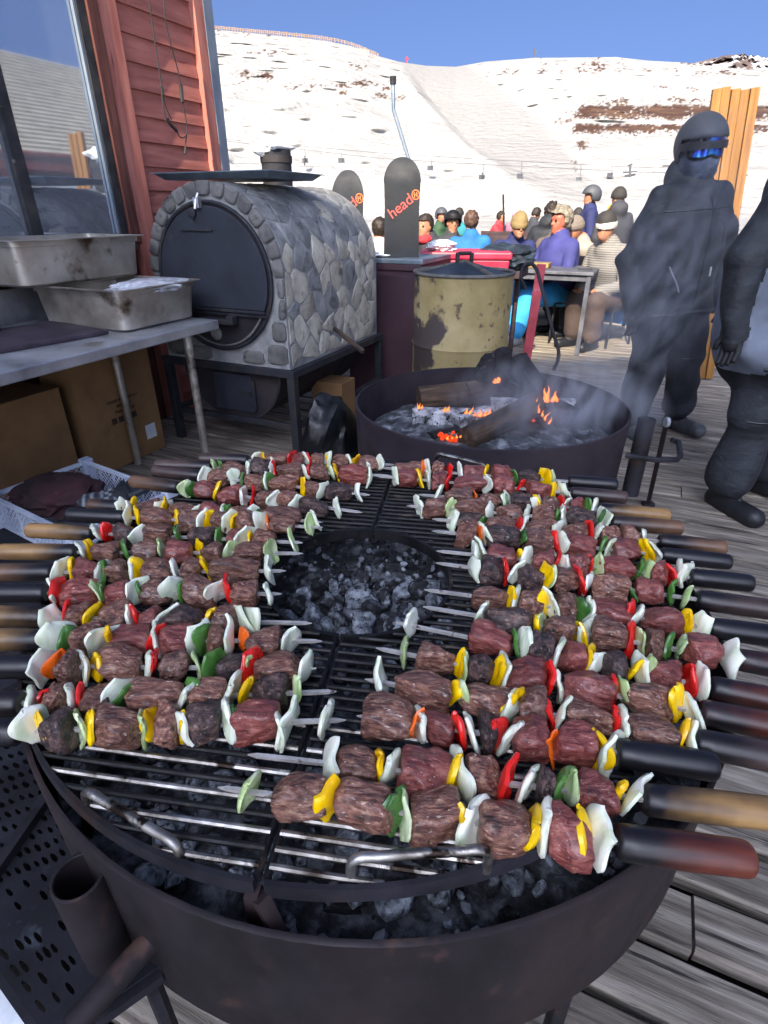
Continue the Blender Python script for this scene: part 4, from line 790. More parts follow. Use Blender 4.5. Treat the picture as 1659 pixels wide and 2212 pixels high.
def petal(name, m, Wd, Hh, cup, th, kind, seed):
    rs_ = random.Random(seed); ns, nt_ = 10, 12; top = []; ph = [rs_.uniform(0, 6.3) for _ in range(5)]
    for j in range(nt_ + 1):
        t = -1 + 2 * j / nt_
        if kind == 0: wv = max(.04, 1 - abs(t) ** 2.3) ** .75
        elif kind == 1: wv = .80 + .2 * math.cos(t * 1.5) - .12 * t
        else: wv = (.45 + .55 * (t + 1) / 2) * (max(.05, 1 - max(0, t) ** 4)) ** .5
        wv *= 1 + .08 * math.sin(3 * t + ph[0])
        for i in range(ns + 1):
            s = -1 + 2 * i / ns; y = s * Wd * wv + .12 * Wd * math.sin(2.2 * t + ph[1]); z = t * Hh * (1 + .06 * math.sin(2 * s + ph[2]))
            x = -cup * ((s * wv) ** 2 * (Wd / .024) + t * t * (Hh / .028)) + .0012 * math.sin(3 * t + ph[3]) + .0015 * math.sin(4 * s + 2 * t + ph[4]); top.append(Vector((x, y, z)))
    n1 = ns + 1; N_ = len(top); nrm = []
    for j in range(nt_ + 1):
        for i in range(n1):
            a = top[j * n1 + min(i + 1, ns)] - top[j * n1 + max(i - 1, 0)]; b = top[min(j + 1, nt_) * n1 + i] - top[max(j - 1, 0) * n1 + i]; c = a.cross(b); nrm.append(c.normalized() if c.length > 1e-9 else Vector((1, 0, 0)))
    edge = lambda j, i: .55 if (i in (0, ns) or j in (0, nt_)) else 1
    vs = [p + nrm[k] * th * .5 * edge(k // n1, k % n1) for k, p in enumerate(top)] + [p - nrm[k] * th * .5 * edge(k // n1, k % n1) for k, p in enumerate(top)]
    fs = []
    for j in range(nt_):
        for i in range(ns):
            a = j * n1 + i; fs += [(a, a + 1, a + n1 + 1, a + n1), (N_ + a, N_ + a + n1, N_ + a + n1 + 1, N_ + a + 1)]
    ring = [i for i in range(n1)] + [j * n1 + ns for j in range(1, nt_ + 1)] + [nt_ * n1 + i for i in range(ns - 1, -1, -1)] + [j * n1 for j in range(nt_ - 1, 0, -1)]
    for k in range(len(ring)): a, b = ring[k], ring[(k + 1) % len(ring)]; fs.append((a, N_ + a, N_ + b, b))
    return MB().add(vs, fs).mesh(name, m, True, 60)
rp_ = random.Random(4)
def family(name, m, n, w0, w1, th, k0): return [petal(name, m, rp_.uniform(w0, w1), rp_.uniform(.024, .030), rp_.uniform(.001, .006), th, k0[i % len(k0)], i * 7 + hash(name) % 3 + len(name)) for i in range(n)]
rp_.seed(4)
VEG = {'o': family('onion_piece', m_onion, 12, .023, .032, .0080, (1, 0, 1, 2)), 'a': family('onion_piece', m_onion_green, 5, .018, .025, .0056, (0, 2)), 'y': family('yellow_pepper_piece', m_yel, 6, .018, .025, .0080, (1, 0, 2)), 'r': family('red_pepper_piece', m_red, 6, .018, .025, .0080, (1, 0, 2)),
       'g': family('green_pepper_piece', m_grn, 6, .018, .025, .0074, (1, 0, 2)), 'n': family('orange_pepper_piece', m_org, 4, .013, .022, .0052, (1, 0))}
rk_ = random.Random(21)
HM = {}
def handle_mesh(ln, r):
    k = (round(ln, 2), round(r, 3))
    if k not in HM:
        xs = [(-.001, .78), (0, .86), (.004, .97), (.02, 1.0), (k[0] * .45, 1.04), (k[0] * .8, 1.0), (k[0] - .008, .99), (k[0] - .003, .93), (k[0], .78)]
        HM[k] = MB().tube([(-x, 0, 0) for x, _ in xs], [r * s for _, s in xs], 18).mesh('handle', H['black'], True, 50)
    return HM[k]
def skewer(label, joint, tip, hcol, items, side, hend=None, zoff=.027, hr=.0185, raw=.20, char=.15, rmeat=.0275):
    J, T = SZ(*joint, ZG + zoff), SZ(*tip, ZG + zoff - .002); d = (T - J); d.z = 0; ln = d.length; d.normalize(); yaw = math.atan2(d.y, d.x)
    t = thing('kebab_skewer', label, 'skewer', J, yaw, 'meat and vegetable skewers on the ' + side + ' side of the grate'); seq = 0
    MB().tube([(-.03, 0, 0), (ln - .03, 0, 0), (ln - .012, 0, 0), (ln, 0, 0)], [.0038, .0038, .0034, .0008], 4).build('skewer_rod', m_skewer, t, False)
    hl = abs((SZ(*hend, ZG + zoff) - J).dot(d)) * (.90 if hend[0] > 1700 else 1) if hend else .165
    inst('handle', handle_mesh(hl, hr), t, (-.004, 0, 0), (rk_.uniform(0, 6), 0, 0), mat=H[hcol])
    # a point of the row in the photograph -> distance along the rod
    def along(u):
        v = joint[1] + (tip[1] - joint[1]) * (u - joint[0]) / (tip[0] - joint[0]); return (SZ(u, v, ZG + zoff) - J).dot(d)
    for it in items:
        k = it[0]
        if k in 'mcx':
            a, b = sorted((along(it[1]), along(it[2]))); L_ = (b - a) / 2 * 1.13; r = rmeat * rk_.uniform(.86, 1.04)
            mm = m_charmeat if k == 'c' or (k == 'm' and rk_.random() < char) else (m_rawmeat if k == 'x' or rk_.random() < raw else m_meat)
            inst('meat_chunk', rk_.choice(MEAT), t, ((a + b) / 2, rk_.uniform(-.002, .002), rk_.uniform(-.002, .002)), (rk_.choice((0, 1.57, 3.14, 4.71)) + rk_.uniform(-.3, .3), rk_.uniform(-.05, .05), rk_.uniform(-.10, .10)), (L_, r, r), mm)
        else:
            x = along(it[1]); sc = it[2] if len(it) > 2 else rk_.uniform(.86, 1.06); sc *= rmeat / .0258; kk = k
            if k == 'o' and rk_.random() < .16: kk = 'a'
            nm = {'o': 'onion_piece', 'a': 'onion_piece', 'y': 'yellow_pepper_piece', 'r': 'red_pepper_piece', 'g': 'green_pepper_piece', 'n': 'orange_pepper_piece'}[k]
            inst(nm, rk_.choice(VEG[kk]), t, (x, rk_.uniform(-.004, .004), rk_.uniform(-.001, .006)), (rk_.uniform(-.5, .5) + rk_.choice((0, 3.14)), rk_.uniform(-.3, .3), rk_.choice((-1, 1)) * rk_.uniform(.15, .7) + rk_.choice((0, 3.14))), (sc, sc, sc))
            seq += 1
    return t
def parse(s):
    out = []
    for w_ in s.split():
        k = w_[0]; n_ = w_[1:].split('-'); out.append((k,) + tuple(float(x) for x in n_))
    return out
SK = [  # side, label, joint, tip, handle, handle end, items (kind + position along the row)
('left','nearest skewer on the left, black handle, yellow pepper next to the handle',(55,1714),(811,1690),'black',None,'o81 y104 m113-178 o193 y212 m232-329 o338 y359 m372-418 o419 y428 m433-515 o528 g550 x557-655 o660 o680 o762'),
('left','second left skewer from the front, red pepper beside the handle and two green pieces',(57,1648),(789,1623),'dim',None,'o80 r105 m114-152 o172 r196 m205-265 o272 g290 m304-428 o440 g449 m457-530 o541 y578 m599-671 o694'),
('left','third left skewer from the front, black handle, orange red pepper first, burnt onion last',(97,1563),(742,1569),'black',None,'o102 n130 m146-190 o202 y232 m238-328 o346 r365 m385-440 o463 g502 m514-572 o580 r596 m608-701 o720'),
('left','fourth left skewer from the front, brown handle, tall white onion after the first beef chunk',(118,1500),(755,1505),'tan',None,'o142 g164 m181-232 o243 y261 m265-358 o366 r372 m378-455 o468 g478 m490-525 o542 n569 m584-655 o677'),
('left','fifth left skewer from the front, half burnt handle, charred yellow peppers, long bare tip',(110,1447),(731,1463),'tan',None,'o124 r151 m166-204 y217 m238-300 o308 r326 m338-380 o390 c398-470 y490 m505-556 o565 o590'),
('left','sixth left skewer from the front, black handle, dark red pepper at the handle end',(116,1390),(660,1394),'black',None,'o128 r146 x152-226 o235 g244 x260-311 o322 g330 m338-395 o407 g428 m437-500 o508 r533 m545-602 o630'),
('left','seventh left skewer from the front, brown handle, three yellow peppers in its row',(130,1341),(671,1340),'brown',None,'o146 y170 x180-232 o240 g246 m252-304 o312 y327 m341-398 o413 m428-470 y486 m499-600 o624'),
('left','eighth left skewer from the front, light tan handle, dark green pepper after the first beef',(185,1294),(710,1299),'tan',(11,1291),'o196 y213 m225-280 g297 m320-370 o380 m392-450 y469 m478-528 o540 m552-614 o635'),
('left','ninth left skewer from the front, light tan handle, big bright red pepper beside the handle',(223,1250),(710,1274),'tan',(65,1246),'o228 r253 m273-316 o330 m347-400 g419 m448-500 g516 m534-562 o572 y585 m596-646 o685'),
('left','tenth left skewer from the front, black handle, rod ending over the edge of the coals',(298,1213),(757,1238),'black',(161,1211),'o304 y322 m334-400 y416 m428-470 o478 y492 m498-532 o540 y550 m558-600 o616 n627 m634-689 o722'),
('left','short handled skewer half hidden behind the black handle at the crate corner',(295,1190),(757,1226),'brown',(202,1189),'o292 y316 m326-372 o381 y390 m400-450 o460 m472-516 o523 g534 m541-577 o592 g606 m622-700 o737'),
('left','brown handled skewer near the plastic crate with a burnt chunk near its tip',(422,1143),(849,1203),'brown',(298,1139),'o437 g452 m463-498 y510 m518-560 o569 r593 m606-637 o645 m653-690 o697 c703-765 o787'),
('left','skewer with a dark brown handle, tall onion crescent first and yellow pepper near the middle',(473,1116),(867,1162),'dim',(356,1109),'o483 m493-532 o546 g566 m577-617 o624 g633 m640-692 y706 m716-753 o760 m768-822 o835'),
('left','second left skewer from the back, green onion at the handle and a white onion end',(500,1096),(918,1117),'dim',(372,1088),'o504 g517 m530-574 o581 m593-632 o639 r646 m653-706 o713 r722 m730-768 o777 y790 x799-855 o868'),
('left','rearmost skewer on the left half of the grate, yellow pepper at both ends',(585,1079),(925,1091),'dim',(470,1074),'o602 y617 m624-677 r681 m687-712 o718 r723 m730-757 o764 y773 m779-816 o822 y834 m843-884 o890'),
('right','rearmost skewer on the right half of the grate, black handle pointing past the fire pit',(1329,1128),(895,1098),'black',(1445,1144),'m924-986 n991 o1004 m1013-1040 r1052 o1076 m1086-1132 y1138 m1149-1196 g1206 m1216-1262 y1277 o1296'),
('right','second right skewer from the back, white onion at the centre line and two yellow peppers',(1335,1155),(880,1117),'dim',(1467,1174),'o923 x933-974 y984 o1006 x1014-1044 r1050 m1066-1135 o1142 x1157-1203 r1217 x1232-1288 y1299 o1315'),
('right','third right skewer from the back, bright tan handle with a burnt neck',(1404,1195),(980,1161),'tan',(1560,1207),'o1024 m1044-1102 n1116 m1124-1168 g1178 o1190 m1199-1248 y1254 o1261 m1270-1307 r1315 o1325 x1336-1367 g1374 o1393'),
('right','fourth right skewer from the back, black and tan handle, yellowish green pepper near its tip',(1428,1224),(953,1187),'brown',(1595,1243),'o984 m993-1044 a1053 o1063 m1070-1130 o1150 m1166-1221 o1238 m1248-1293 g1307 o1323 m1334-1393 g1405 o1416'),
('right','fifth right skewer from the back, brown handle, onion ring standing open at its tip end',(1540,1268),(1013,1218),'brown',(1690,1275),'o1060 m1074-1124 g1131 m1141-1206 r1212 o1224 m1234-1299 o1309 m1320-1370 r1382 o1397 m1406-1448 m1452-1496 o1510'),
('right','sixth right skewer from the back, black handle, square yellow pepper near the handle',(1545,1300),(1012,1246),'black',(1729,1318),'m1071-1115 n1124 o1132 m1140-1214 g1222 m1231-1292 r1298 o1312 x1324-1393 g1410 o1426 x1436-1492 y1512 o1535'),
('right','seventh right skewer from the back, long black handle, large spiky onion at the handle',(1612,1352),(1023,1293),'black',(1778,1370),'o1120 o1134 x1147-1207 y1220 o1240 x1250-1293 r1305 o1321 x1332-1373 r1384 o1401 x1411-1479 g1499 o1512 x1524-1560 r1568 o1590 o1606'),
('right','eighth right skewer from the back, dark handle, green pepper beside the handle and charred beef',(1628,1404),(1021,1321),'dim',None,'o1107 c1118-1180 r1188 o1208 c1217-1271 y1279 o1292 m1302-1352 r1360 o1379 m1390-1466 g1478 m1490-1548 g1570 a1602'),
('right','ninth right skewer from the back, black handle, long bare tip, onion square last',(1655,1470),(994,1384),'black',None,'m1113-1186 y1194 o1208 m1218-1268 y1276 o1292 m1302-1348 g1357 o1376 m1388-1470 r1482 o1497 x1508-1590 y1602 o1639'),
('right','seventh right skewer from the front, red brown handle, onion beside long charred beef',(1725,1545),(991,1424),'red',None,'o1127 c1146-1246 y1253 o1266 m1276-1340 y1360 o1378 m1388-1462 r1482 o1502 m1514-1552 g1566 o1590 x1604-1680 o1703'),
('right','sixth right skewer from the front, lone onion at its long bare tip',(1660,1610),(927,1461),'red',None,'o963 x1105-1196 g1207 o1226 m1238-1293 o1302 x1312-1370 y1384 o1402 m1412-1467 y1482 o1497 o1512 x1522-1590 r1612 o1640'),
('right','fifth right skewer from the front, red brown handle, onion near tip',(1636,1668),(881,1521),'red',None,'o941 m983-1060 y1076 o1091 m1102-1154 y1164 o1182 x1192-1272 r1284 o1313 m1324-1426 r1440 o1460 m1472-1572 y1588 o1618'),
('right','fourth right skewer from the front, dark handle, large beef at tip',(1620,1738),(855,1594),'dim',None,'o890 m933-1050 y1058 o1080 m1092-1188 y1194 o1208 m1220-1279 r1290 o1315 m1330-1430 r1441 o1458 m1472-1578 y1596 o1620'),
('right','third right skewer from the front, short stubby black handle and three red peppers',(1439,1763),(836,1680),'black',(1665,1797),'m852-962 n971 o988 x996-1063 r1082 o1107 m1122-1162 r1172 o1192 x1206-1284 n1293 m1306-1397 y1404 o1420'),
('right','second right skewer from the front, thick tan handle, big red pepper',(1500,1872),(581,1771),'tan',None,'o766 m797-880 y894 o926 m940-1052 y1064 o1076 m1086-1165 r1186 o1232 m1258-1297 g1307 o1332 x1343-1425 y1443 o1480'),
('right','nearest skewer on the right, polished red brown handle and raw beef by the handle',(1438,1971),(511,1848),'red',(1783,2008),'o578 m655-762 y778 m790-913 g928 a952 m964-1074 y1083 o1106 m1124-1235 y1247 o1268 x1282-1374 y1372 o1396'),
]
for s in SK:
    if not s[6]: continue
    near = s[2][1] / 1900; skewer(s[1], s[2], s[3], s[4], parse(s[6]), s[0], s[5], rmeat=.0240 + .0040 * min(1, max(0, (s[2][1] - 1150) / 700)), hr=.0165 + .003 * min(1, max(0, (s[2][1] - 1150) / 700)))

# ------------------------------------------------------------------ fire pit
FC = Vector((.502, 2.635, 0)); RF = .634; ZF = .59
fp = thing('fire_pit', 'round dark steel fire pit with burning logs standing behind the grill', 'fire pit', FC)
m_pit = M('dark_pit_steel', ['#241f26', '#322b33', '#3d3438'], 4, 8, .6, .85, metal=.3, bump=.25, bscale=40, spots='#1b191d', spot=(4, .56, .7))
MB().lathe([(0, .20), (RF - .08, .20), (RF - .005, .25), (RF + .004, ZF - .003), (RF, ZF), (RF - .005, ZF), (RF - .012, .27), (RF - .09, .215), (0, .215)], 96).build('pit_bowl', m_pit, fp, True, ang=50)
for a_ in (-50, 40, 130, 220): c, s = math.cos(R(a_)) * .45, math.sin(R(a_)) * .45; bx('leg', (c - .015, s - .015, 0), (c + .015, s + .015, .205), m_blacksteel, fp, .003)
socket(fp, (PZ(1392, 905, .60).x - FC.x + .012, PZ(1392, 905, .6).y - FC.y + .0, 0), .037, .24, .60, m_blacksteel)
q = MB(); p = [PZ(1352, 984, .47), PZ(1420, 994, .465), PZ(1462, 993, .46), PZ(1470, 985, .46), PZ(1466, 955, .46), PZ(1450, 950, .47)]; q.tube([x - FC for x in p], .012, 8); q.build('carrying_handle', m_blacksteel, fp)
stn = thing('steel_stake', 'brown square steel bar standing upright beside the fire pit', 'stake', PZ(1399, 1092, .0)); b3 = stn.location.copy(); MB().tube([Vector((0, 0, 0)), PZ(1440, 912, .58) - b3], .015, 4).build('bar', m_pan, stn, False, .002); MB().tube([PZ(1437, 912, .585) - b3, PZ(1444, 912, .585) - b3], .022, 8).build('head', m_steel, stn); bx('foot', (-.03, -.02, 0), (.03, .02, .02), m_blacksteel, stn)
bed = MB(); 
for j in range(31):
    rr = (RF - .03) * j / 30
    for k in range(80): a_ = 2 * math.pi * k / 80; x, y = rr * math.cos(a_), rr * math.sin(a_); bed.v.append((FC.x + x, FC.y + y, .40 + .05 * (1 - (rr / RF) ** 2) + .02 * noise.noise(Vector((x * 14, y * 14, 2))) + .012 * noise.noise(Vector((x * 40, y * 40, 5)))))
bed.f = [(j * 80 + k, j * 80 + (k + 1) % 80, (j + 1) * 80 + (k + 1) % 80, (j + 1) * 80 + k) for j in range(30) for k in range(80)]; bed.m = [0] * len(bed.f)
m_bluash = M('pale_ash_bed', ['#1b1c20', '#43464c', '#8d9299'], 14, 8, .95, bump=.7, bscale=60, dist=.008, spots='#101114', spot=(9, .55, .66))
o = bed.build('fire_ash', m_bluash); tag(o, 'pale ash bed under the burning logs in the fire pit', kind='stuff')
G_ = 'logs burning in the fire pit'
def pit(u, v, z): return PZ(u, v, z)
log('log', 'thick brown log lying across the back of the fire', pit(905, 862, .50), pit(1135, 838, .53), .066, m_brownlog, 1, G_, .9)
log('log', 'brown smoking log pointing at the viewer from the fire', pit(1005, 950, .47), pit(1155, 872, .54), .056, m_brownlog, 2, G_, 1.1)
log('log', 'black log standing on end at the back of the fire', pit(1195, 900, .47), PY(1112, 778, 2.98), .070, m_char, 3, G_, .9, True)
log('log', 'thin black stick leaning down to the right in the fire', pit(1215, 918, .45), PY(1135, 845, 2.85), .022, m_char, 5, G_, .9)
log('log', 'thin charred stick beside the flames on the right', pit(1180, 925, .45), PY(1128, 860, 2.80), .016, m_char, 6, G_, .9)
log('log', 'white ashen log at the left of the fire', pit(895, 900, .46), pit(1050, 908, .47), .058, m_ashlog, 7, G_, .95, True)
log('log', 'ash covered square stub in front of the flames', pit(985, 915, .47), pit(1055, 893, .49), .050, m_ashlog, 8, G_, .9, True)
log('log', 'dark half burnt log at the front left of the fire', pit(930, 950, .42), pit(1010, 930, .43), .04, m_char, 9, G_, .9, True)
log('log', 'large charred log leaning across the pile on the right of the fire', pit(1235, 905, .47), pit(1060, 812, .60), .060, m_char, 14, G_, .95, True)
log('log', 'ash streaked log lying crosswise under the black logs', pit(1060, 880, .47), pit(1240, 880, .49), .050, m_ashlog, 15, G_, .95)
log('log', 'short brown log end resting on the pile at the back', pit(1010, 845, .54), pit(1120, 815, .60), .045, m_brownlog, 16, G_, 1.0)
crl = thing('burnt_block', 'jagged charred block on top of the fire by the drum', 'log', PY(1075, 800, 2.95), .3, G_)
for k in range(2): crumple('wood', m_char, (.03 * k - .02, 0, .02 * k), (.11 - .02 * k, .06, .10), 31 + k, .5, k, 3, 1.6, crl)
for i in range(70):
    r_, a_ = .54 * math.sqrt(rc.random()), rc.uniform(0, 6.28); s = rc.uniform(.012, .032); ash = rc.random() < .55
    o = inst('charcoal_lump', rc.choice(coal_a if ash else coal_k), None, (FC.x + r_ * math.cos(a_), FC.y + r_ * math.sin(a_), .40 + s * .3), eul(rc), (s, s, s)); tag(o, ('ash white ember' if ash else 'black coal') + ' lying on the ash bed of the fire pit', 'charcoal', ('ash white embers' if ash else 'black coals') + ' in the fire pit')
# flames
mf = bpy.data.materials.new('flame'); mf.use_nodes = True; nt = mf.node_tree; nt.nodes.clear(); no = nt.nodes.new; l = nt.links
out = no('ShaderNodeOutputMaterial'); em = no('ShaderNodeEmission'); tr_ = no('ShaderNodeBsdfTransparent'); mx = no('ShaderNodeMixShader'); tc = no('ShaderNodeTexCoord'); sp = no('ShaderNodeSeparateXYZ'); rp2 = no('ShaderNodeValToRGB'); nz = no('ShaderNodeTexNoise'); lw = no('ShaderNodeLayerWeight')
l.new(tc.outputs['Generated'], sp.inputs[0]); l.new(lw.outputs['Facing'], rp2.inputs[0]); lw.inputs[0].default_value = .35; e = rp2.color_ramp.elements; e[0].color = (1, .30, .07, 1); e[1].color = (.85, .05, .01, 1); q_ = e.new(.35); q_.color = (1, .15, .02, 1)
l.new(rp2.outputs[0], em.inputs[0]); em.inputs[1].default_value = 1.0; nz.inputs['Scale'].default_value = 3; l.new(tc.outputs['Generated'], nz.inputs['Vector'])
ma = no('ShaderNodeMath'); ma.operation = 'MULTIPLY'; l.new(nz.outputs[0], ma.inputs[0]); mi = no('ShaderNodeMath'); mi.operation = 'SUBTRACT'; mi.inputs[0].default_value = 1.0; l.new(lw.outputs['Facing'], mi.inputs[1]); l.new(mi.outputs[0], ma.inputs[1]); mb_ = no('ShaderNodeMath'); mb_.operation = 'MULTIPLY'; mb_.inputs[1].default_value = 1.5; mb_.use_clamp = True; l.new(ma.outputs[0], mb_.inputs[0])
l.new(mb_.outputs[0], mx.inputs[0]); l.new(tr_.outputs[0], mx.inputs[1]); l.new(em.outputs[0], mx.inputs[2]); l.new(mx.outputs[0], out.inputs[0])
rfl = random.Random(17)
m_ember = M('glowing_ember', ['#1a0a06', '#7a1c06', '#ff5a14'], 3, 5, .9, bump=.3, stops=[.42, .55, .66], emit=('#ff4a10', .35))
def fire(lab, pts, hgt, n, w0):
    """tongues that rise side by side from a line of burning wood"""
    pts = [PY(*p) for p in pts]; b = pts[0]; q = MB()
    for k in range(n):
        f = (k + .5) / n * (len(pts) - 1); i_ = min(int(f), len(pts) - 2); p = pts[i_] + (pts[i_ + 1] - pts[i_]) * (f - i_) - b; h_ = hgt * rfl.uniform(.45, 1.15); dx = rfl.uniform(-.25, .45) * h_; m_ = 9; ph = rfl.uniform(0, 6); w_ = w0 * rfl.uniform(.7, 1.3)
        path = [p + Vector((dx * t * t + .10 * h_ * math.sin(ph + 5 * t), .04 * h_ * math.sin(ph + 3 * t), h_ * t)) for t in [x / m_ for x in range(m_ + 1)]]
        q.tube(path, [max(.0006, w_ * (1 - t) ** .8 * (.75 + .5 * math.sin(math.pi * min(1, t * 1.6)))) for t in [x / m_ for x in range(m_ + 1)]], 10)
    o = q.build('flame', mf); o.location = b; tag(o, lab, 'flame', 'flames of the log fire')
for lab, pts, h_, n_, w0 in (('broad orange flame licking along the ashen stub', [(1000, 896, 2.66), (1062, 902, 2.64)], .045, 6, .012), ('low flame under the end of the brown log', [(1085, 905, 2.63), (1140, 893, 2.66)], .035, 5, .008),
    ('tall thin flames climbing the leaning sticks', [(1190, 920, 2.60), (1162, 892, 2.66), (1148, 868, 2.70)], .055, 7, .007), ('faint flame rising right of the leaning sticks', [(1172, 868, 2.72), (1205, 868, 2.70)], .075, 4, .012),
    ('small flame at the top of the fire by the burnt block', [(1066, 828, 2.88), (1080, 826, 2.88)], .06, 3, .011), ('tiny flame at the left edge of the fire', [(900, 884, 2.70), (914, 882, 2.70)], .035, 3, .007),
    ('small flame behind the ashen log', [(958, 890, 2.71), (972, 888, 2.71)], .040, 3, .008), ('red flame low at the front of the fire', [(962, 950, 2.38), (1000, 944, 2.40)], .018, 4, .006)):
    fire(lab, pts, h_, n_, w0)
for i in range(40):
    u_, v_ = rfl.choice([(1030, 905), (1110, 900), (1170, 905), (985, 945), (1075, 890)]); p = PZ(u_ + rfl.uniform(-35, 35), v_ + rfl.uniform(-8, 8), .455); s = rfl.uniform(.007, .018)
    me_ = rfl.choice(coal_k); o = inst('ember', me_, None, p, eul(rfl), (s, s, s), m_ember); tag(o, 'glowing orange ember between the burning logs', 'ember', 'glowing embers in the fire')
ml_ = bpy.data.lights.new('fire_glow', 'POINT'); ml_.energy = 1.6; ml_.color = (1, .35, .08); ml_.shadow_soft_size = .06; mo = bpy.data.objects.new('fire_glow', ml_); col.objects.link(mo); mo.location = PY(1120, 895, 2.66)
# smoke drifting from the fire to the right
ms = bpy.data.materials.new('smoke'); ms.use_nodes = True; nt = ms.node_tree; nt.nodes.clear(); no = nt.nodes.new; l = nt.links
out = no('ShaderNodeOutputMaterial'); pv = no('ShaderNodeVolumePrincipled'); tc = no('ShaderNodeTexCoord'); n1 = no('ShaderNodeTexNoise'); n1.inputs['Scale'].default_value = 5.0; n1.inputs['Detail'].default_value = 5; n1.inputs['Distortion'].default_value = 1.6
mp = no('ShaderNodeMapping'); mp.inputs['Scale'].default_value = (1, 1, .55); l.new(tc.outputs['Object'], mp.inputs[0]); l.new(mp.outputs[0], n1.inputs['Vector'])
mr = no('ShaderNodeMapRange'); mr.inputs[1].default_value = .46; mr.inputs[2].default_value = .78; l.new(n1.outputs[0], mr.inputs[0])
gen = no('ShaderNodeVectorMath'); gen.operation = 'MULTIPLY_ADD'; gen.inputs[1].default_value = (2, 2, 2); gen.inputs[2].default_value = (-1, -1, -1); l.new(tc.outputs['Generated'], gen.inputs[0])
ln2 = no('ShaderNodeVectorMath'); ln2.operation = 'LENGTH'; l.new(gen.outputs[0], ln2.inputs[0]); fo = no('ShaderNodeMapRange'); fo.inputs[1].default_value = 1.0; fo.inputs[2].default_value = .2; l.new(ln2.outputs['Value'], fo.inputs[0])
mu = no('ShaderNodeMath'); mu.operation = 'MULTIPLY'; l.new(mr.outputs[0], mu.inputs[0]); l.new(fo.outputs[0], mu.inputs[1]); md = no('ShaderNodeMath'); md.name = 'amount'; md.operation = 'MULTIPLY'; md.inputs[1].default_value = 4.6; l.new(mu.outputs[0], md.inputs[0])
l.new(md.outputs[0], pv.inputs['Density']); pv.inputs['Color'].default_value = (.84, .90, 1, 1); pv.inputs['Anisotropy'].default_value = .2; l.new(pv.outputs[0], out.inputs['Volume'])
def ellip(name, c, sx, sy, sz, rz, lab):
    bm = bmesh.new(); bmesh.ops.create_icosphere(bm, subdivisions=3, radius=1); me = bpy.data.meshes.new(name)
    for v in bm.verts: v.co = Vector((v.co.x * sx, v.co.y * sy, v.co.z * sz))
    bm.to_mesh(me); bm.free(); me.materials.append(ms); o = bpy.data.objects.new(name, me); link(o); o.location = c; o.rotation_euler = rz; tag(o, lab, kind='stuff')
ellip('smoke', (.80, 2.60, .60), .54, .50, .20, (0, 0, 0), 'blue wood smoke hanging over the fire pit')
ms2 = ms.copy(); ms2.name = 'pit_smoke'; ms2.node_tree.nodes['amount'].inputs[1].default_value = 11.0
bpy.data.objects['smoke'].data.materials[0] = ms2
ellip('smoke', (1.40, 3.02, 1.05), .42, .36, .95, (0, R(24), 0), 'thin smoke drifting up in front of the masked man')

# ------------------------------------------------------------------ black rubbish bag and sticks by the oven
m_bag = M('black_rubbish_bag', ['#07080b', '#0c0e12', '#12151a'], 7, 5, .35, .5, bump=.5, bscale=12, dist=.012)
o = crumple('rubbish_bag', m_bag, Vector((-.30, 2.98, .23)), (.165, .15, .28), 14, .32, .4, 4, 1.3); tag(o, 'shiny black rubbish bag standing between oven and fire pit', 'rubbish bag')
log('stick', 'pale stick of firewood leaning under the oven', (-.13, 3.62, .60), (-.32, 3.75, .72), .016, m_brownlog, 12)
bx_ = bx('wooden_crate', (-.12, -.1, 0), (.12, .1, .34), m_card, None, .004); bx_.location = L(3.45, -1.95, 0.0); bx_.rotation_euler = (0, 0, -AZW); tag(bx_, 'small cardboard box behind the oven leg', 'box')

# ------------------------------------------------------------------ perforated plate, left foreground
m_perf = M('sooty_perforated_steel', ['#16171b', '#212329', '#2d3037'], 7, 6, .6, .8, metal=.35, bump=.35, bscale=70, spots='#3f444c', spot=(16, .62, .72))
pp = thing('perforated_plate', 'sooty perforated steel plate on an iron frame left of the brazier', 'steel plate', PZ(60, 1900, .50)); b4 = pp.location.copy()
c4 = [PZ(-330, 1640, .50) - b4, PZ(95, 1545, .50) - b4, PZ(345, 2090, .50) - b4, PZ(110, 2255, .50) - b4]
def bil(s, t): return (c4[0] * (1 - s) + c4[1] * s) * (1 - t) + (c4[3] * (1 - s) + c4[2] * s) * t
q = MB(); nx_, ny_ = 17, 21; rq = random.Random(8)
for j in range(ny_):
    for i in range(nx_):
        s0, s1, t0, t1 = i / nx_, (i + 1) / nx_, j / ny_, (j + 1) / ny_; sm, tm = (s0 + s1) / 2 + rq.uniform(-.004, .004), (t0 + t1) / 2 + rq.uniform(-.004, .004)
        big = rq.uniform(.24, .36) if t1 < .62 else rq.choice([0, 0, .30, .36]); 
        if s0 < .02 or s1 > .98 or t1 > .97: big = 0
        sq = [(s0, t0), (sm, t0), (s1, t0), (s1, tm), (s1, t1), (sm, t1), (s0, t1), (s0, tm)]
        if not big: q.add([bil(*p) for p in (sq[0], sq[2], sq[4], sq[6])], [(0, 1, 2, 3)]); continue
        hs = [(sm + big * (s1 - s0) * math.cos(R(225 + 45 * k)), tm + big * (t1 - t0) * math.sin(R(225 + 45 * k))) for k in range(8)]
        q.add([bil(*p) for p in sq + hs], [(k, (k + 1) % 8, 8 + (k + 1) % 8, 8 + k) for k in range(8)])
o = q.build('plate', m_perf, pp, False); sd = o.modifiers.new('thick', 'SOLIDIFY'); sd.thickness = .004; sd.offset = -1
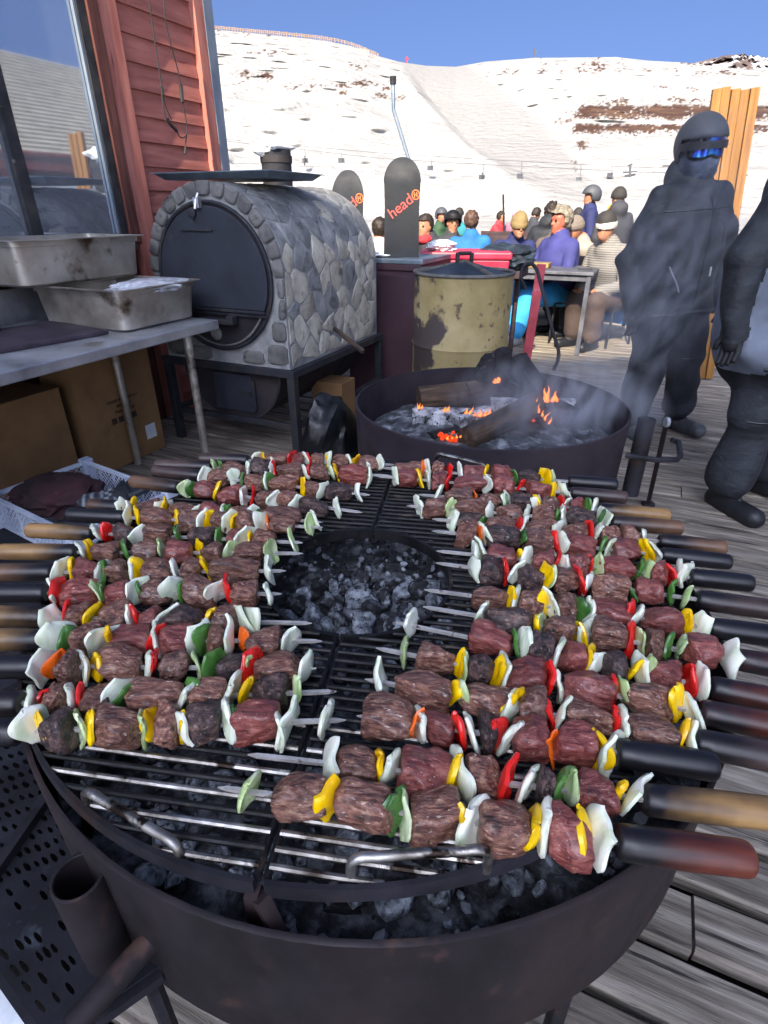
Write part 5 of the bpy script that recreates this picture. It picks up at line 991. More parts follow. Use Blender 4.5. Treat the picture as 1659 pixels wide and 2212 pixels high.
q = MB(); q.tube([bil(-.02, .68) + Vector((0, 0, .012)), bil(1.0, .30) + Vector((0, 0, .012))], .012, 4); q.tube([bil(-.01, 1) + Vector((0, 0, -.015)), bil(1, 1) + Vector((0, 0, -.015))], .012, 4); q.tube([bil(0, 0) + Vector((0, 0, -.015)), bil(0, 1) + Vector((0, 0, -.015))], .012, 4); q.build('iron_bar', m_blacksteel, pp, False)
for s, t in ((.03, .03), (.95, .04), (.03, .97), (.9, .97)): p = bil(s, t); MB().tube([p + Vector((0, 0, -.005)), Vector((p.x, p.y, -.5))], .012, 6).build('leg', m_blacksteel, pp)
bb = MB(); bb.add([bil(*p) + Vector((0, 0, -.045)) for p in ((.01, .01), (.99, .01), (.99, .97), (.01, .97))] + [bil(*p) + Vector((0, 0, -.052)) for p in ((.01, .01), (.99, .01), (.99, .97), (.01, .97))], [(0, 1, 2, 3), (7, 6, 5, 4), (0, 4, 5, 1), (1, 5, 6, 2), (2, 6, 7, 3), (3, 7, 4, 0)]); bb.build('dark_backing', m_dark, pp, False)  # dark sheet added under the plate so its holes read dark
o = blob('snow_patch', m_snow, PZ(-10, 2120, .0) + Vector((0, 0, .0)), (.15, .12, .02), .4, 3, 1.5, 5, None, -.005); tag(o, 'patch of old snow lying on the deck at the lower left', 'snow')

# ------------------------------------------------------------------ upright wooden slats, far benches, table, chairs
m_pine = M('fresh_pine', ['#6b4519', '#825a26', '#936832'], 4, 6, .6, bump=.15, bscale=40, stretch=(8, 8, .5), tint=.14, spots='#7a4d1c', spot=(7, .68, .74))
wp = thing('pine_screen', 'upright screen of fresh yellow pine boards behind the masked man', 'screen', (2.86, 5.2, 0), R(-10)); wp.rotation_euler = Euler((0, R(-6), R(-10)))
for k in range(5): o = bx('board', (-.155 + k * .066, -.02 + (k % 2) * .012, 0), (-.155 + k * .066 + .062, .02 + (k % 2) * .012, 2.20 + random.uniform(-.02, .02)), m_pine, wp, .003)
bx('rail', (-.15, .034, .4), (.165, .06, .5), m_pine, wp); bx('rail', (-.15, .034, 1.9), (.165, .06, 2.0), m_pine, wp)
m_tabtop = M('worn_grey_table', ['#3a3b40', '#50525a', '#686a70'], 5, 6, .45, .6, bump=.15)
def table(label, a, b, la_, lb, h):
    t = wallthing('terrace_table', label, 'table', a, b, 0, 'tables on the terrace'); bx('table_top', (-lb, 0, h - .03), (0, la_, h), m_tabtop, t, .004); bx('apron', (-lb + .03, .03, h - .09), (-.03, la_ - .03, h - .031), m_tabtop, t, .003)
    for x in (-lb + .02, -.065):
        for y in (.02, la_ - .065): bx('leg', (x, y, 0), (x + .045, y + .045, h - .031), m_tabtop, t, .004)
table('worn grey table in front of the white haired man', 6.42, -.60, .78, .92, .83)
table('dark table at the back of the terrace beside the bearded man', 8.0, -1.0, .7, 1.3, .80)
m_chair = M('black_chair', ['#15161a', '#22242a'], 5, rough=.5, bump=.05)
def chair(label, x, y, rz):
    t = thing('chair', label, 'chair', (x, y, 0), rz, 'chairs on the terrace'); bx('seat', (-.21, -.2, .43), (.21, .2, .46), m_chair, t, .01); bx('backrest', (-.2, -.225, .62), (.2, -.2, .92), m_chair, t, .01)
    for xx in (-.19, .19): MB().tube([(xx, -.21, .93), (xx, -.20, .44), (xx, -.23, 0)], .013, 6).build('leg', m_chair, t); MB().tube([(xx, .18, .44), (xx, .20, 0)], .013, 6).build('leg', m_chair, t)
rl = thing('terrace_bench', 'long dark timber bench with a back rail along the edge of the deck', 'bench', L(11.3, 0, 0), -AZW)
bx('back_rail', (-3.2, .2, .62), (7.8, .26, 1.02), m_bench, rl); bx('seat', (-3.2, -.25, .40), (7.8, .18, .45), m_bench, rl)
for x in np.arange(-3.1, 7.8, 1.2): bx('post', (float(x), .18, -.2), (float(x) + .06, .199, 1.0), m_bench, rl); bx('leg', (float(x), -.22, 0), (float(x) + .06, -.16, .399), m_bench, rl)

# ------------------------------------------------------------------ people
import openvdb
def sdf_body(prims, res, fold=.006, seed=0, foldmats=()):
    lo = np.full(3, 9e9); hi = -lo
    for p in prims:
        for c, r in ((p[0], max(p[2]) if isinstance(p[2], tuple) else p[2]), (p[1] if p[1] is not None else p[0], p[3] if p[1] is not None else max(p[2]))):
            lo = np.minimum(lo, np.array(c) - r); hi = np.maximum(hi, np.array(c) + r)
    lo -= res * 3; hi += res * 3; n = np.ceil((hi - lo) / res).astype(int)
    gx = [lo[i] + res * np.arange(n[i], dtype=np.float32) for i in range(3)]
    P = np.stack(np.meshgrid(*gx, indexing='ij'), -1).astype(np.float32)
    def dist(P, p):
        a = np.array(p[0], np.float32)
        if p[1] is None:
            r = np.array(p[2], np.float32); q = (P - a) / r; k = np.sqrt((q * q).sum(-1)); return (k - 1) * float(min(r))
        b = np.array(p[1], np.float32); ba = b - a; h = np.clip(((P - a) @ ba) / max(float(ba @ ba), 1e-9), 0, 1)
        return np.sqrt(((P - a - h[..., None] * ba) ** 2).sum(-1)) - (p[2] + (p[3] - p[2]) * h)
    D = None; best = None; bm_ = None
    for p in prims:
        d = dist(P, p); k = p[5]
        if D is None: D = d; best = d.copy(); bm_ = np.full(d.shape, p[4], np.int8)
        else:
            h = np.clip(.5 + .5 * (D - d) / k, 0, 1); D = D * (1 - h) + d * h - k * h * (1 - h); s = d < best; best = np.where(s, d, best); bm_ = np.where(s, p[4], bm_)
    if fold:
        r_ = np.random.RandomState(seed + 5); f = np.zeros_like(D)
        for i in range(7):
            fr_ = r_.uniform(9, 34); v = r_.normal(size=3); v[2] *= 1.5; v /= np.linalg.norm(v); u = r_.normal(size=3); f += np.sin(P @ (v * fr_).astype(np.float32) + 1.8 * np.sin(P @ (u * 7).astype(np.float32) + i)) * (14 / fr_) ** .5
        D = D - np.where(np.isin(bm_, list(foldmats)), fold * f / 2.2, 0)
    G = openvdb.FloatGrid(1.0); G.copyFromArray(np.ascontiguousarray(D, dtype=np.float32)); pts, tri, quad = G.convertToPolygons(isovalue=0.0, adaptivity=0.0)
    W_ = pts * res + lo; dm = np.stack([dist(W_.astype(np.float32), p) for p in prims], -1); mi = np.array([p[4] for p in prims])[dm.argmin(-1)]
    return W_, quad, mi
def fingers(w, d, side, m, r=.0085, ln=.075):
    d = Vector(d).normalized(); s = Vector(side); s = (s - d * s.dot(d)).normalized(); nrm = d.cross(s); q = MB(); w = Vector(w)
    for k, (o, l_) in enumerate(((-.030, .92), (-.010, 1.0), (.011, .96), (.031, .78))):
        b = w + d * .06 + s * o; q.tube([b - d * .02, b + d * ln * .45 * l_ + nrm * .004, b + d * ln * .8 * l_ + nrm * .018, b + d * ln * l_ + nrm * .034], [r, r, r * .92, r * .7], 8, m)
    b = w + d * .02 - s * .030; q.tube([b, b - s * .022 + d * .025 + nrm * .008, b - s * .026 + d * .055 + nrm * .018], [r * 1.2, r * 1.1, r * .8], 8, m); return q
def fab(name, c, bands=None, rough=.8):
    d = [max(0, x * .72) for x in C(c)[:3]]; u = [min(1, x * 1.25) for x in C(c)[:3]]
    return M(name, [tuple(d), C(c)[:3], tuple(u)], 5, 5, rough, bump=.3, bscale=22, rand=False, dist=.01, **({'wave': (bands, .6, 'Z')} if bands else {}))
m_skin = M('skin', ['#8f5f48', '#a47258', '#b07f65'], 12, 4, .5, bump=.08, bscale=80, sss=.15, rand=False); m_tan = M('tanned_skin', ['#834733', '#985642', '#a86852'], 12, 4, .5, bump=.1, bscale=80, sss=.15, rand=False)
m_white_hair = M('white_hair', ['#4f4a40', '#746d5f', '#8d8676'], 26, 6, .7, bump=.7, bscale=40, dist=.008, rand=False, stretch=(1, 1, 2)); m_dark_hair = M('dark_hair', ['#120e0c', '#241c17', '#3a2d24'], 26, 6, .6, bump=.6, bscale=40, dist=.006, rand=False); m_brown_hair = M('brown_hair', ['#30201a', '#4a352a', '#665040'], 26, 6, .6, bump=.6, bscale=40, dist=.006, rand=False)
m_shoe = M('black_boot', ['#101114', '#1b1c20', '#26272c'], 8, 5, .5, bump=.2); m_greyshoe = M('grey_shoe', ['#66686c', '#8a8c90', '#b0b2b4'], 8, 5, .6, bump=.2); m_glovek = M('black_glove', ['#0f1012', '#1a1b1e'], 8, 5, .7, bump=.3)
m_eye = M('dark_eye', ['#0c0908', '#171210'], 5, rough=.2, bump=0)
def V3(*a): return np.array(a, float)
def figure(label, loc, rotz, jacket, pants, skin=m_skin, shoe=m_shoe, glove=None, sit=False, h=1.0, bulk=1.15, lean=0, arms=None, legs=None, head_yaw=0, nod=0, res=.02, group=None, face=True, low=None, hood=None, seed=0, fold=.006, headoff=(0, 0), pb=None, hemz=None):
    """person whose front is -y; joints in metres for a 1.75 m adult"""
    t = thing('person', label, 'person', loc, rotz, group); zo = -.43 if sit else 0; zp = .95 + zo
    def ln_(x, z): return (x, -lean * (z - zp), z)
    pel = ln_(0, zp); ch = ln_(0, 1.28 + zo); sh = 1.43 + zo; nk = np.array(ln_(0, 1.50 + zo)); hc = np.array(ln_(0, 1.645 + zo)) + V3(headoff[0], -.02 - nod * .10 + headoff[1], -.04 * abs(nod))
    J, PN, SK_, SH, GL = 0, 1, 2, 3, 4; b = bulk; ab = min(bulk, 1.2); pb = pb or min(bulk, 1.25); pr = []
    lowm = 5 if low else J
    pr += [(ln_(-.04, zp + .02), ln_(-.05, 1.26 + zo), .135 * b, .145 * b, J, .05), (ln_(.04, zp + .02), ln_(.05, 1.26 + zo), .135 * b, .145 * b, J, .05), (ln_(-.155, sh - .03), ln_(.155, sh - .03), .075 * b, .075 * b, J, .08)]
    if low: pr += [(ln_(-.05, zp - .10), ln_(-.06, zp + .15), .172 * b, .165 * b, lowm, .006), (ln_(.05, zp - .10), ln_(.06, zp + .15), .168 * b, .160 * b, lowm, .03)]
    pr += [(tuple(nk - V3(0, 0, .05)), tuple(nk + V3(0, 0, .05)), .062, .056, SK_, .03), (tuple(nk - V3(0, 0, .07)), tuple(nk - V3(0, 0, .01)), .10 * b, .082 * b, J, .03)]
    cy, sy_ = math.cos(head_yaw), math.sin(head_yaw)
    def hp(x, y, z): return tuple(hc + V3(x * cy - y * sy_, x * sy_ + y * cy, z))
    pr += [(hp(0, .012, .02), None, (.078, .094, .100), 0, SK_, .02), (hp(0, -.022, -.045), None, (.056, .066, .072), 0, SK_, .03)]
    if face: pr += [(hp(0, -.085, .012), hp(0, -.102, -.022), .010, .013, SK_, .012), (hp(-.076, .0, -.01), None, (.014, .022, .032), 0, SK_, .008), (hp(.076, .0, -.01), None, (.014, .022, .032), 0, SK_, .008), (hp(-.03, -.078, .036), hp(.03, -.078, .036), .013, .013, SK_, .012), (hp(-.018, -.082, -.052), hp(.018, -.082, -.052), .010, .010, SK_, .008), (hp(0, -.072, -.09), None, (.022, .02, .02), 0, SK_, .015)]
    arms = arms or (((-.27, .02, 1.16), (-.26, -.04, .93)), ((.27, .02, 1.16), (.26, -.04, .93))); legs = legs or (((-.11, -.02, .50), (-.12, .02, .09)), ((.11, -.02, .50), (.12, .02, .09)))
    hands = []
    for s, (el, wr) in zip((-1, 1), arms):
        s0 = np.array(ln_(s * .185, sh - .02)); el = np.array(el) + V3(0, 0, zo); wr = np.array(wr) + V3(0, 0, zo); d = (wr - el) / np.linalg.norm(wr - el)
        pr += [(tuple(s0), tuple(el), .068 * ab, .058 * ab, J, .010), (tuple(el), tuple(wr), .056 * ab, .046 * ab, J, .010), (tuple(wr - d * .01), tuple(wr + d * .055), .031, .034, GL, .008)]; hands.append((wr, d, s))
    for s, (kn, an) in zip((-1, 1), legs):
        hp_ = np.array((s * .095, 0, zp - .02)); kn = np.array(kn); an = np.array(an); pr += [(tuple(hp_), tuple(kn), .104 * pb, .086 * pb, PN, .03), (tuple(kn), tuple(an + V3(0, 0, .085)), .085 * pb, .080 * pb, PN, .02)]
        f = V3(.03 * s, -.16, 0); pr += [(tuple(an + V3(0, .05, -.045)), tuple(an + f + V3(0, -.02, -.042)), .052, .050, SH, .02), (tuple(an + V3(0, .02, .0)), tuple(an + V3(0, .02, .09)), .058, .062, SH, .02)]
    if hood: pr += [(tuple(nk + V3(0, .06, .02)), None, (.13, .10, .11), 0, J, .03)]
    vw, quad, mi = sdf_body(pr, res, fold, seed, (J, PN, 5)); q = MB(); q.v = [tuple(p) for p in vw]; q.f = [tuple(int(i) for i in f) for f in quad]; mm = mi[quad]; q.m = [int(np.bincount(r_).argmax()) for r_ in mm]
    if hemz:
        cz = vw[quad].mean(1)[:, 2]; top = 5 if low else J
        q.m = [(top if z_ > hemz else PN) if m_ in (PN, 5, J) and z_ < hemz + .12 and abs(x_) < .26 else m_ for m_, z_, x_ in zip(q.m, cz, vw[quad].mean(1)[:, 0])]
    for wr, d, s in hands:
        fq = fingers(wr, d, (s * -.2, -1, .1) if not sit else (1, 0, .1), GL, .0125 if glove is m_glovek else .0085); q.add(fq.v, fq.f, GL)
    me = bpy.data.meshes.new('body'); me.from_pydata(q.v, [], q.f)
    for m in (jacket, pants, skin, shoe, glove or skin, low or jacket): me.materials.append(m)
    me.polygons.foreach_set('material_index', q.m); me.polygons.foreach_set('use_smooth', [True] * len(me.polygons)); me.update()
    o = bpy.data.objects.new('body', me); link(o, t); t.scale = (h, h, h)
    HT = Matrix.Translation(Vector(hc)) @ Matrix.Rotation(head_yaw, 4, 'Z') @ Matrix.Rotation(nod * .5, 4, 'X')
    if face:
        for s in (-1, 1):
            bm = bmesh.new(); bmesh.ops.create_uvsphere(bm, u_segments=10, v_segments=6, radius=.0115); me = bpy.data.meshes.new('eye'); bm.to_mesh(me); bm.free(); me.materials.append(m_eye); me.transform(HT @ Matrix.Translation((s * .032, -.083, .012))); link(bpy.data.objects.new('eye', me), t)
    return t, HT
def cap(t, HT, name, m, sc=(.092, .108, .115), c=(0, .012, .025), keep=lambda p: p.z > -.1 or p.y > .25, amp=.06, fr_=3.0, seed=0, th=.004, sub=4):
    bm = bmesh.new(); bmesh.ops.create_icosphere(bm, subdivisions=sub, radius=1); bmesh.ops.delete(bm, geom=[v for v in bm.verts if not keep(v.co)], context='VERTS')
    for v in bm.verts:
        p = v.co; k = 1 + amp * noise.fractal(p * fr_ + Vector((seed, 2, 3)), .8, 2.0, 3); v.co = Vector((c[0] + p.x * sc[0] * k, c[1] + p.y * sc[1] * k, c[2] + p.z * sc[2] * k))
    me = bpy.data.meshes.new(name); bm.to_mesh(me); bm.free(); me.transform(HT); me.materials.append(m); me.polygons.foreach_set('use_smooth', [True] * len(me.polygons)); o = bpy.data.objects.new(name, me); link(o, t); s_ = o.modifiers.new('thick', 'SOLIDIFY'); s_.thickness = th; s_.offset = 1; return o
def hair(t, HT, m, seed=0, amp=.16): return cap(t, HT, 'hair', m, (.086, .104, .108), (0, .016, .026), lambda p: (p.z > .35 if p.y < -.45 else p.z > -.75 + max(0, -p.y) * 1.6), amp, 3.5, seed, .006)
def beanie(t, HT, m, tall=1.0, band=None):
    o = cap(t, HT, 'beanie', m, (.094, .112, .125 * tall), (0, .012, .03), lambda p: p.z > -.02 - .25 * p.y * -1 * .5, .03, 2.5, 1, .006)
    q = MB(); q.lathe([(.096, -.012), (.102, .0), (.102, .04), (.096, .05)], 28, close=True); q.v = [tuple(HT @ Vector((x, y * 1.16 + .012, z + .022))) for x, y, z in q.v]; q.build('cuff', band or m, o); return o
def helmet(t, HT, m, s=1.0): return cap(t, HT, 'helmet', m, (.112 * s, .132 * s, .128 * s), (0, .016, .028), lambda p: p.z > .12 if p.y < -.25 else p.z > -.62 + max(0, -p.y) * 2.2, .0, 2, 0, .01)
def goggles(t, HT, lens, frame, s=1.0, w=66, zc=.018, hh=.040):
    def patch(r, h_, w_, n=18, m_=6):
        q = MB()
        for j in range(m_ + 1):
            for i in range(n + 1):
                a_ = R(-w_ + 2 * w_ * i / n); f = (j / m_ * 2 - 1); e = math.sqrt(max(.12, 1 - abs(2 * i / n - 1) ** 5)); nd = .010 * math.exp(-((i / n - .5) / .09) ** 2) * (f < 0) * -f
                q.v.append(tuple(HT @ Vector((r * math.sin(a_), .012 - r * 1.14 * math.cos(a_), zc + f * h_ * e + nd))))
        q.f = [(j * (n + 1) + i, j * (n + 1) + i + 1, (j + 1) * (n + 1) + i + 1, (j + 1) * (n + 1) + i) for j in range(m_) for i in range(n)]; q.m = [0] * len(q.f); return q
    o = patch(.098 * s, hh * s, w).build('goggle_frame', frame, t); sd_ = o.modifiers.new('thick', 'SOLIDIFY'); sd_.thickness = .012; sd_.offset = 0
    o2 = patch(.107 * s, hh * .80 * s, w * .88).build('goggle_lens', lens, o)
    q = MB(); q.lathe([(.116 * s, -.018), (.119 * s, -.018), (.119 * s, .018), (.116 * s, .018)], 40); q.v = [tuple(HT @ Vector((x * .99, y * 1.17 + .014, z + zc + .006))) for x, y, z in q.v]; q.build('strap', frame, o); return o
m_lens = M('blue_mirror_lens', ['#090a10', '#0d1020', '#2440d0', '#2c86c8'], 11, 2, .08, stops=[.40, .50, .56, .68], metal=.6, bump=0, rand=False); m_helm = M('matt_grey_helmet', ['#3a3d42', '#45484e'], 5, 5, .6, bump=.05, rand=False); m_gframe = M('black_goggle', ['#0e0f12', '#18191d'], 5, rough=.5, bump=0)
m_greyboot = M('grey_snow_boot', ['#26282c', '#3c3e42', '#5a5c60'], 9, 5, .7, bump=.3)
m_gaiter = M('blue_grey_gaiter', ['#262b38', '#434c5e', '#6d7886'], 9, 5, .85, bump=.3, bscale=18, rand=False, dist=.008)
B = m_cloth_black; m_pantsk = fab('charcoal_snow_pants', '#1c1e26')
# masked man
t, HT = figure('masked skier in black with a grey helmet and blue mirrored goggles behind the smoke', (1.90, 3.80, 0), R(14), B, m_pantsk, glove=m_glovek, h=1.03, bulk=1.30, res=.013, face=False, arms=(((-.315, .03, 1.13), (-.315, -.05, .84)), ((.32, .03, 1.13), (.30, -.05, .84))), legs=(((-.135, -.03, .50), (-.17, .0, .09)), ((.135, -.03, .50), (.16, -.02, .09))), head_yaw=R(-12), hood=True, seed=1, fold=.013, hemz=.80, shoe=m_greyboot)
t.rotation_euler = Euler((0, R(-4.5), R(14))); t0 = t; helmet(t, HT, m_helm, 1.06); go = goggles(t, HT, m_lens, m_gframe, 1.07, 72, .008, .054)
text('lettering', 'ORO', .034, m_paper, t, HT @ Matrix.Translation((.118, -.055, .018)) @ Matrix.Rotation(R(62), 4, 'Z') @ Matrix.Rotation(R(90), 4, 'X'), .0008)
cap(t, HT, 'neck_gaiter', m_gaiter, (.092, .104, .118), (0, .0, -.062), lambda p: p.z < .42, .10, 3, 4, .005)
bx('zip_pull', (-.006, 0, 0), (.006, .004, .05), m_steel, t, .001).location = (.02, -.235, 1.02); text('chest_mark', 'f', .045, m_paper, t, Matrix.Translation((.16, -.208, 1.355)) @ Matrix.Rotation(R(90), 4, 'X') @ Matrix.Rotation(R(8), 4, 'Y'))
from mathutils.bvhtree import BVHTree
def details(t, spec):
    """seams, zips and hems laid on the clothing of a finished body"""
    bo = [c for c in t.children if c.name.startswith('body')][0]; bvh = BVHTree.FromPolygons([v.co.copy() for v in bo.data.vertices], [tuple(p.vertices) for p in bo.data.polygons])
    for nm, pts, r, m in spec:
        out = []
        for x, z in pts:
            h_ = bvh.ray_cast(Vector((x, -1.2, z)), Vector((0, 1, 0)))
            if h_[0] is not None: out.append(h_[0] + Vector((0, -r * .5, 0)))
        if len(out) > 2: MB().tube(out, r, 6).build(nm, m, t)
def linep(x0, z0, x1, z1, n=16): return [(x0 + (x1 - x0) * i / n, z0 + (z1 - z0) * i / n) for i in range(n + 1)]
m_zip = M('dark_zip', ['#0b0c0e', '#15161a'], 5, rough=.4, bump=0); m_pip = M('pale_piping', ['#7d838c', '#9aa0a8'], 5, rough=.6, bump=0)
details(t0, [('zip', linep(.01, 1.42, .0, .86), .006, m_zip), ('pocket_zip', linep(-.17, 1.08, -.11, .94), .004, m_pip), ('pocket_zip', linep(.17, 1.08, .12, .94), .004, m_zip), ('chest_zip', linep(.08, 1.30, .14, 1.18), .004, m_zip), ('hem', linep(-.22, .805, .22, .805, 24), .010, m_zip), ('shoulder_seam', linep(-.22, 1.36, .22, 1.36, 24), .004, m_zip), ('knee_seam', linep(-.24, .52, -.05, .52), .004, m_zip), ('knee_seam', linep(.05, .52, .24, .52), .004, m_zip), ('thigh_zip', linep(-.20, .78, -.22, .60), .004, m_zip)])
# man cut by the right edge
m_greyj = fab('blue_grey_jacket_panel', '#6e7684')
t, HT = figure('man in a black and grey jacket and black trousers standing nearest on the right', (1.96, 2.72, 0), R(22), B, m_cloth_black, glove=m_glovek, h=1.07, bulk=1.6, res=.013, low=m_greyj, arms=(((-.37, .03, 1.16), (-.39, -.01, .90)), ((.34, .03, 1.18), (.30, -.06, .92))), legs=(((-.15, -.02, .50), (-.16, .0, .09)), ((.12, .02, .50), (.14, .03, .09))), seed=2, fold=.012, hemz=.74, pb=1.2)
details(t, [('zip', linep(.0, 1.44, .0, .86), .006, m_zip), ('yoke_piping', linep(-.30, 1.20, .30, 1.20, 28), .005, m_pip), ('hem', linep(-.30, .745, .30, .745, 28), .010, m_zip), ('pocket_zip', linep(-.22, 1.08, -.15, .92), .004, m_zip), ('knee_seam', linep(-.30, .50, -.04, .50), .004, m_zip)]); beanie(t, HT, m_cloth_black); t.rotation_euler = Euler((0, R(-4), R(22)))
# seated and standing people on the sunny part of the terrace
G_T = 'people on the sunny terrace'
jp = fab('violet_blue_jacket', '#35376f'); lb_ = fab('light_blue_ski_pants', '#2f8cc4'); nv = fab('navy_jacket', '#232a55'); br = fab('taupe_jacket', '#5b4f49'); gy = fab('grey_puffer', '#77746f', 14); gd = fab('dark_grey_jacket', '#33343a'); tn = fab('tan_beanie', '#7d6a45'); yl = fab('yellow_fabric', '#d9a81c'); bl = fab('bright_blue_jacket', '#22639f'); wh = fab('pale_shirt', '#b9b6ae'); rd = fab('red_skier_jacket', '#b83038'); pu = fab('mauve_skier_suit', '#8d6478'); dkb = fab('dark_beanie', '#2c2a28'); pch = fab('brown_trousers', '#453832')
SITLEG = (((-.13, -.44, .50), (-.14, -.42, .09)), ((.13, -.44, .50), (.14, -.42, .09)))
t, HT = figure('white haired man in a violet jacket and light blue ski trousers at the grey table', (2.02, 7.05, 0), R(-62), jp, lb_, skin=m_tan, shoe=m_greyshoe, sit=True, h=1.04, bulk=1.3, res=.013, lean=.10, arms=(((-.27, -.14, 1.18), (-.14, -.40, 1.17)), ((.28, -.16, 1.17), (.12, -.42, 1.17))), legs=(((-.16, -.46, .52), (-.17, -.48, .09)), ((.10, -.48, .50), (.10, -.62, .09))), seed=3, group=G_T)
cap(t, HT, 'hair', m_white_hair, (.102, .120, .124), (0, .022, .032), lambda p: (p.z > .30 if p.y < -.45 else p.z > -.80 + max(0, -p.y) * 1.5), .22, 3.5, 3, .006); chair('black chair under the white haired man', 2.02, 7.05, R(-62) + R(180))
t, HT = figure('bearded man in a tan beanie and navy jacket looking down at his hands', (1.57, 7.65, 0), R(4), nv, gd, sit=True, h=1.0, bulk=1.25, res=.014, lean=.22, nod=.5, arms=(((-.27, -.20, 1.12), (-.05, -.40, 1.12)), ((.27, -.20, 1.12), (.05, -.40, 1.12))), legs=SITLEG, seed=4, group=G_T)
beanie(t, HT, tn, 1.15); bx('phone', (-.04, -.01, -.07), (.04, 0, .07), m_gframe, t, .003).matrix_basis = Matrix.Translation((0, -.50, .74)) @ Matrix.Rotation(R(-55), 4, 'X'); chair('black chair under the man in the tan beanie', 1.57, 7.68, R(184))
t, HT = figure('person in a taupe coat seen from behind beyond the white haired man', (2.22, 8.05, 0), R(180), br, gd, sit=True, bulk=1.35, lean=.05, legs=SITLEG, face=False, seed=5, group=G_T, h=1.0)
hair(t, HT, m_brown_hair, 5, .12)
t, HT = figure('person in a grey quilted jacket and striped dark beanie turned to the left', (2.55, 6.75, 0), R(-55), gy, pch, sit=True, h=1.0, bulk=1.3, lean=.35, nod=.3, arms=(((-.26, -.2, 1.1), (-.12, -.42, 1.05)), ((.27, -.2, 1.1), (.14, -.42, 1.05))), legs=(((-.13, -.42, .52), (-.14, -.40, .09)), ((.13, -.44, .52), (.12, -.40, .09))), face=False, seed=6, group=G_T, res=.016)
beanie(t, HT, dkb, 1.15, wh); chair('black chair under the person in the quilted jacket', 2.55, 6.75, R(125))
t, HT = figure('person in a pale grey jacket bending forward behind the quilted jacket', (2.58, 7.45, 0), R(-70), fab('pale_grey_jacket', '#8d857d'), gd, sit=True, h=.98, bulk=1.2, lean=.5, nod=.4, arms=(((-.26, -.25, 1.08), (-.12, -.42, .92)), ((.27, -.25, 1.08), (.14, -.42, .92))), legs=SITLEG, face=False, seed=7, group=G_T)
beanie(t, HT, fab('taupe_beanie', '#6b625a'))
t, HT = figure('skier in a navy jacket and grey helmet standing at the back on the right', (2.86, 8.9, 0), R(-100), nv, gd, bulk=1.2, h=.93, face=False, seed=8, group=G_T); helmet(t, HT, m_helm)
t, HT = figure('person with a yellow collar and grey beanie at the back on the right', (2.98, 8.2, 0), R(190), gd, gd, bulk=1.25, h=.91, face=False, seed=9, group=G_T, hood=True); beanie(t, HT, dkb); cap(t, HT, 'yellow_collar', yl, (.12, .12, .07), (0, .02, -.12), lambda p: True, .1, 2, 3, .004)
t, HT = figure('person in a dark helmet and yellow bib facing the viewer', (.94, 8.7, 0), R(8), gd, gd, sit=True, h=1.0, bulk=1.2, lean=.0, legs=SITLEG, seed=10, group=G_T, res=.016); helmet(t, HT, m_gframe); goggles(t, HT, M('pink_lens', ['#7a2a3a', '#b0566a'], 5, rough=.15, metal=.6, bump=0), m_gframe, 1.05, 60, .075, .03); q = MB(); q.box((-.10, -.215, .70), (.04, -.18, .96)); q.build('bib', yl, t, False, .01)
t, HT = figure('child in a bright blue jacket with dark hair seen from behind', (1.12, 8.15, 0), R(175), bl, gd, sit=True, bulk=1.15, h=1.02, face=False, legs=SITLEG, seed=11, group=G_T); hair(t, HT, m_brown_hair, 7, .14)
t, HT = figure('person in a dark jacket with a red scarf leaning beside the taller snowboard', (.62, 7.6, 0), R(-40), gd, gd, sit=True, h=1.0, bulk=1.35, lean=.25, nod=.2, legs=SITLEG, seed=12, group=G_T); hair(t, HT, m_dark_hair, 9, .1); cap(t, HT, 'scarf', rd, (.09, .10, .06), (0, -.01, -.13), lambda p: True, .1, 2, 3, .004)
t, HT = figure('person in a pale shirt seen from behind between the two snowboards', (-.05, 7.2, 0), R(200), wh, gd, sit=True, bulk=1.15, face=False, legs=SITLEG, seed=13, group=G_T, h=.97); hair(t, HT, m_dark_hair, 11, .1)
t, HT = figure('skier in a red jacket stretching one arm on the snow beyond the deck', (2.55, 14.6, -.30), R(60), rd, gd, bulk=1.2, face=False, seed=14, arms=(((-.30, -.2, 1.28), (-.30, -.45, 1.18)), ((.3, -.1, 1.2), (.3, -.3, 1.05))), lean=.2, h=.92, res=.025); hair(t, HT, m_dark_hair, 1)
t, HT = figure('skier in a mauve suit standing on the snow beside a tall marker pole', (3.08, 14.8, -.30), R(160), pu, pu, bulk=1.15, face=False, seed=15, h=.94, res=.025); helmet(t, HT, fab('pink_helmet', '#b58ea0'))
t, HT = figure('person in a black jacket standing on the snow left of the tan beanie', (3.2, 13.6, -.30), R(120), gd, gd, bulk=1.2, face=False, seed=16, h=.97, res=.025, nod=.5); hair(t, HT, m_dark_hair, 2)
t, HT = figure('person in dark clothes with a fur hood behind the tan beanie', (2.52, 9.7, 0), R(150), B, B, sit=True, bulk=1.3, face=False, seed=17, h=1.1, lean=.1, legs=SITLEG, hood=True); hair(t, HT, m_dark_hair, 4, .3)
for k, (x_, y_, lab, jm, rz_) in enumerate(((1.55, 13.2, 'distant person in a teal jacket standing beyond the deck', fab('teal_jacket', '#1f6a72'), 150), (-.9, 13.5, 'distant person in an orange jacket near the oven flue', fab('orange_jacket', '#b5561e'), 60), (3.9, 12.6, 'distant person in a white jacket standing behind the quilted jacket', fab('white_jacket', '#a9abb0'), 200), (1.0, 12.2, 'distant person in a dark green jacket beyond the child in blue', fab('green_jacket', '#2f4a33'), 30))):
    t, HT = figure(lab, (x_, y_, -.30), R(rz_), jm, gd, bulk=1.2, face=False, seed=30 + k, h=.95, res=.025, lean=.08 * k); helmet(t, HT, m_helm) if k % 2 else beanie(t, HT, dkb)
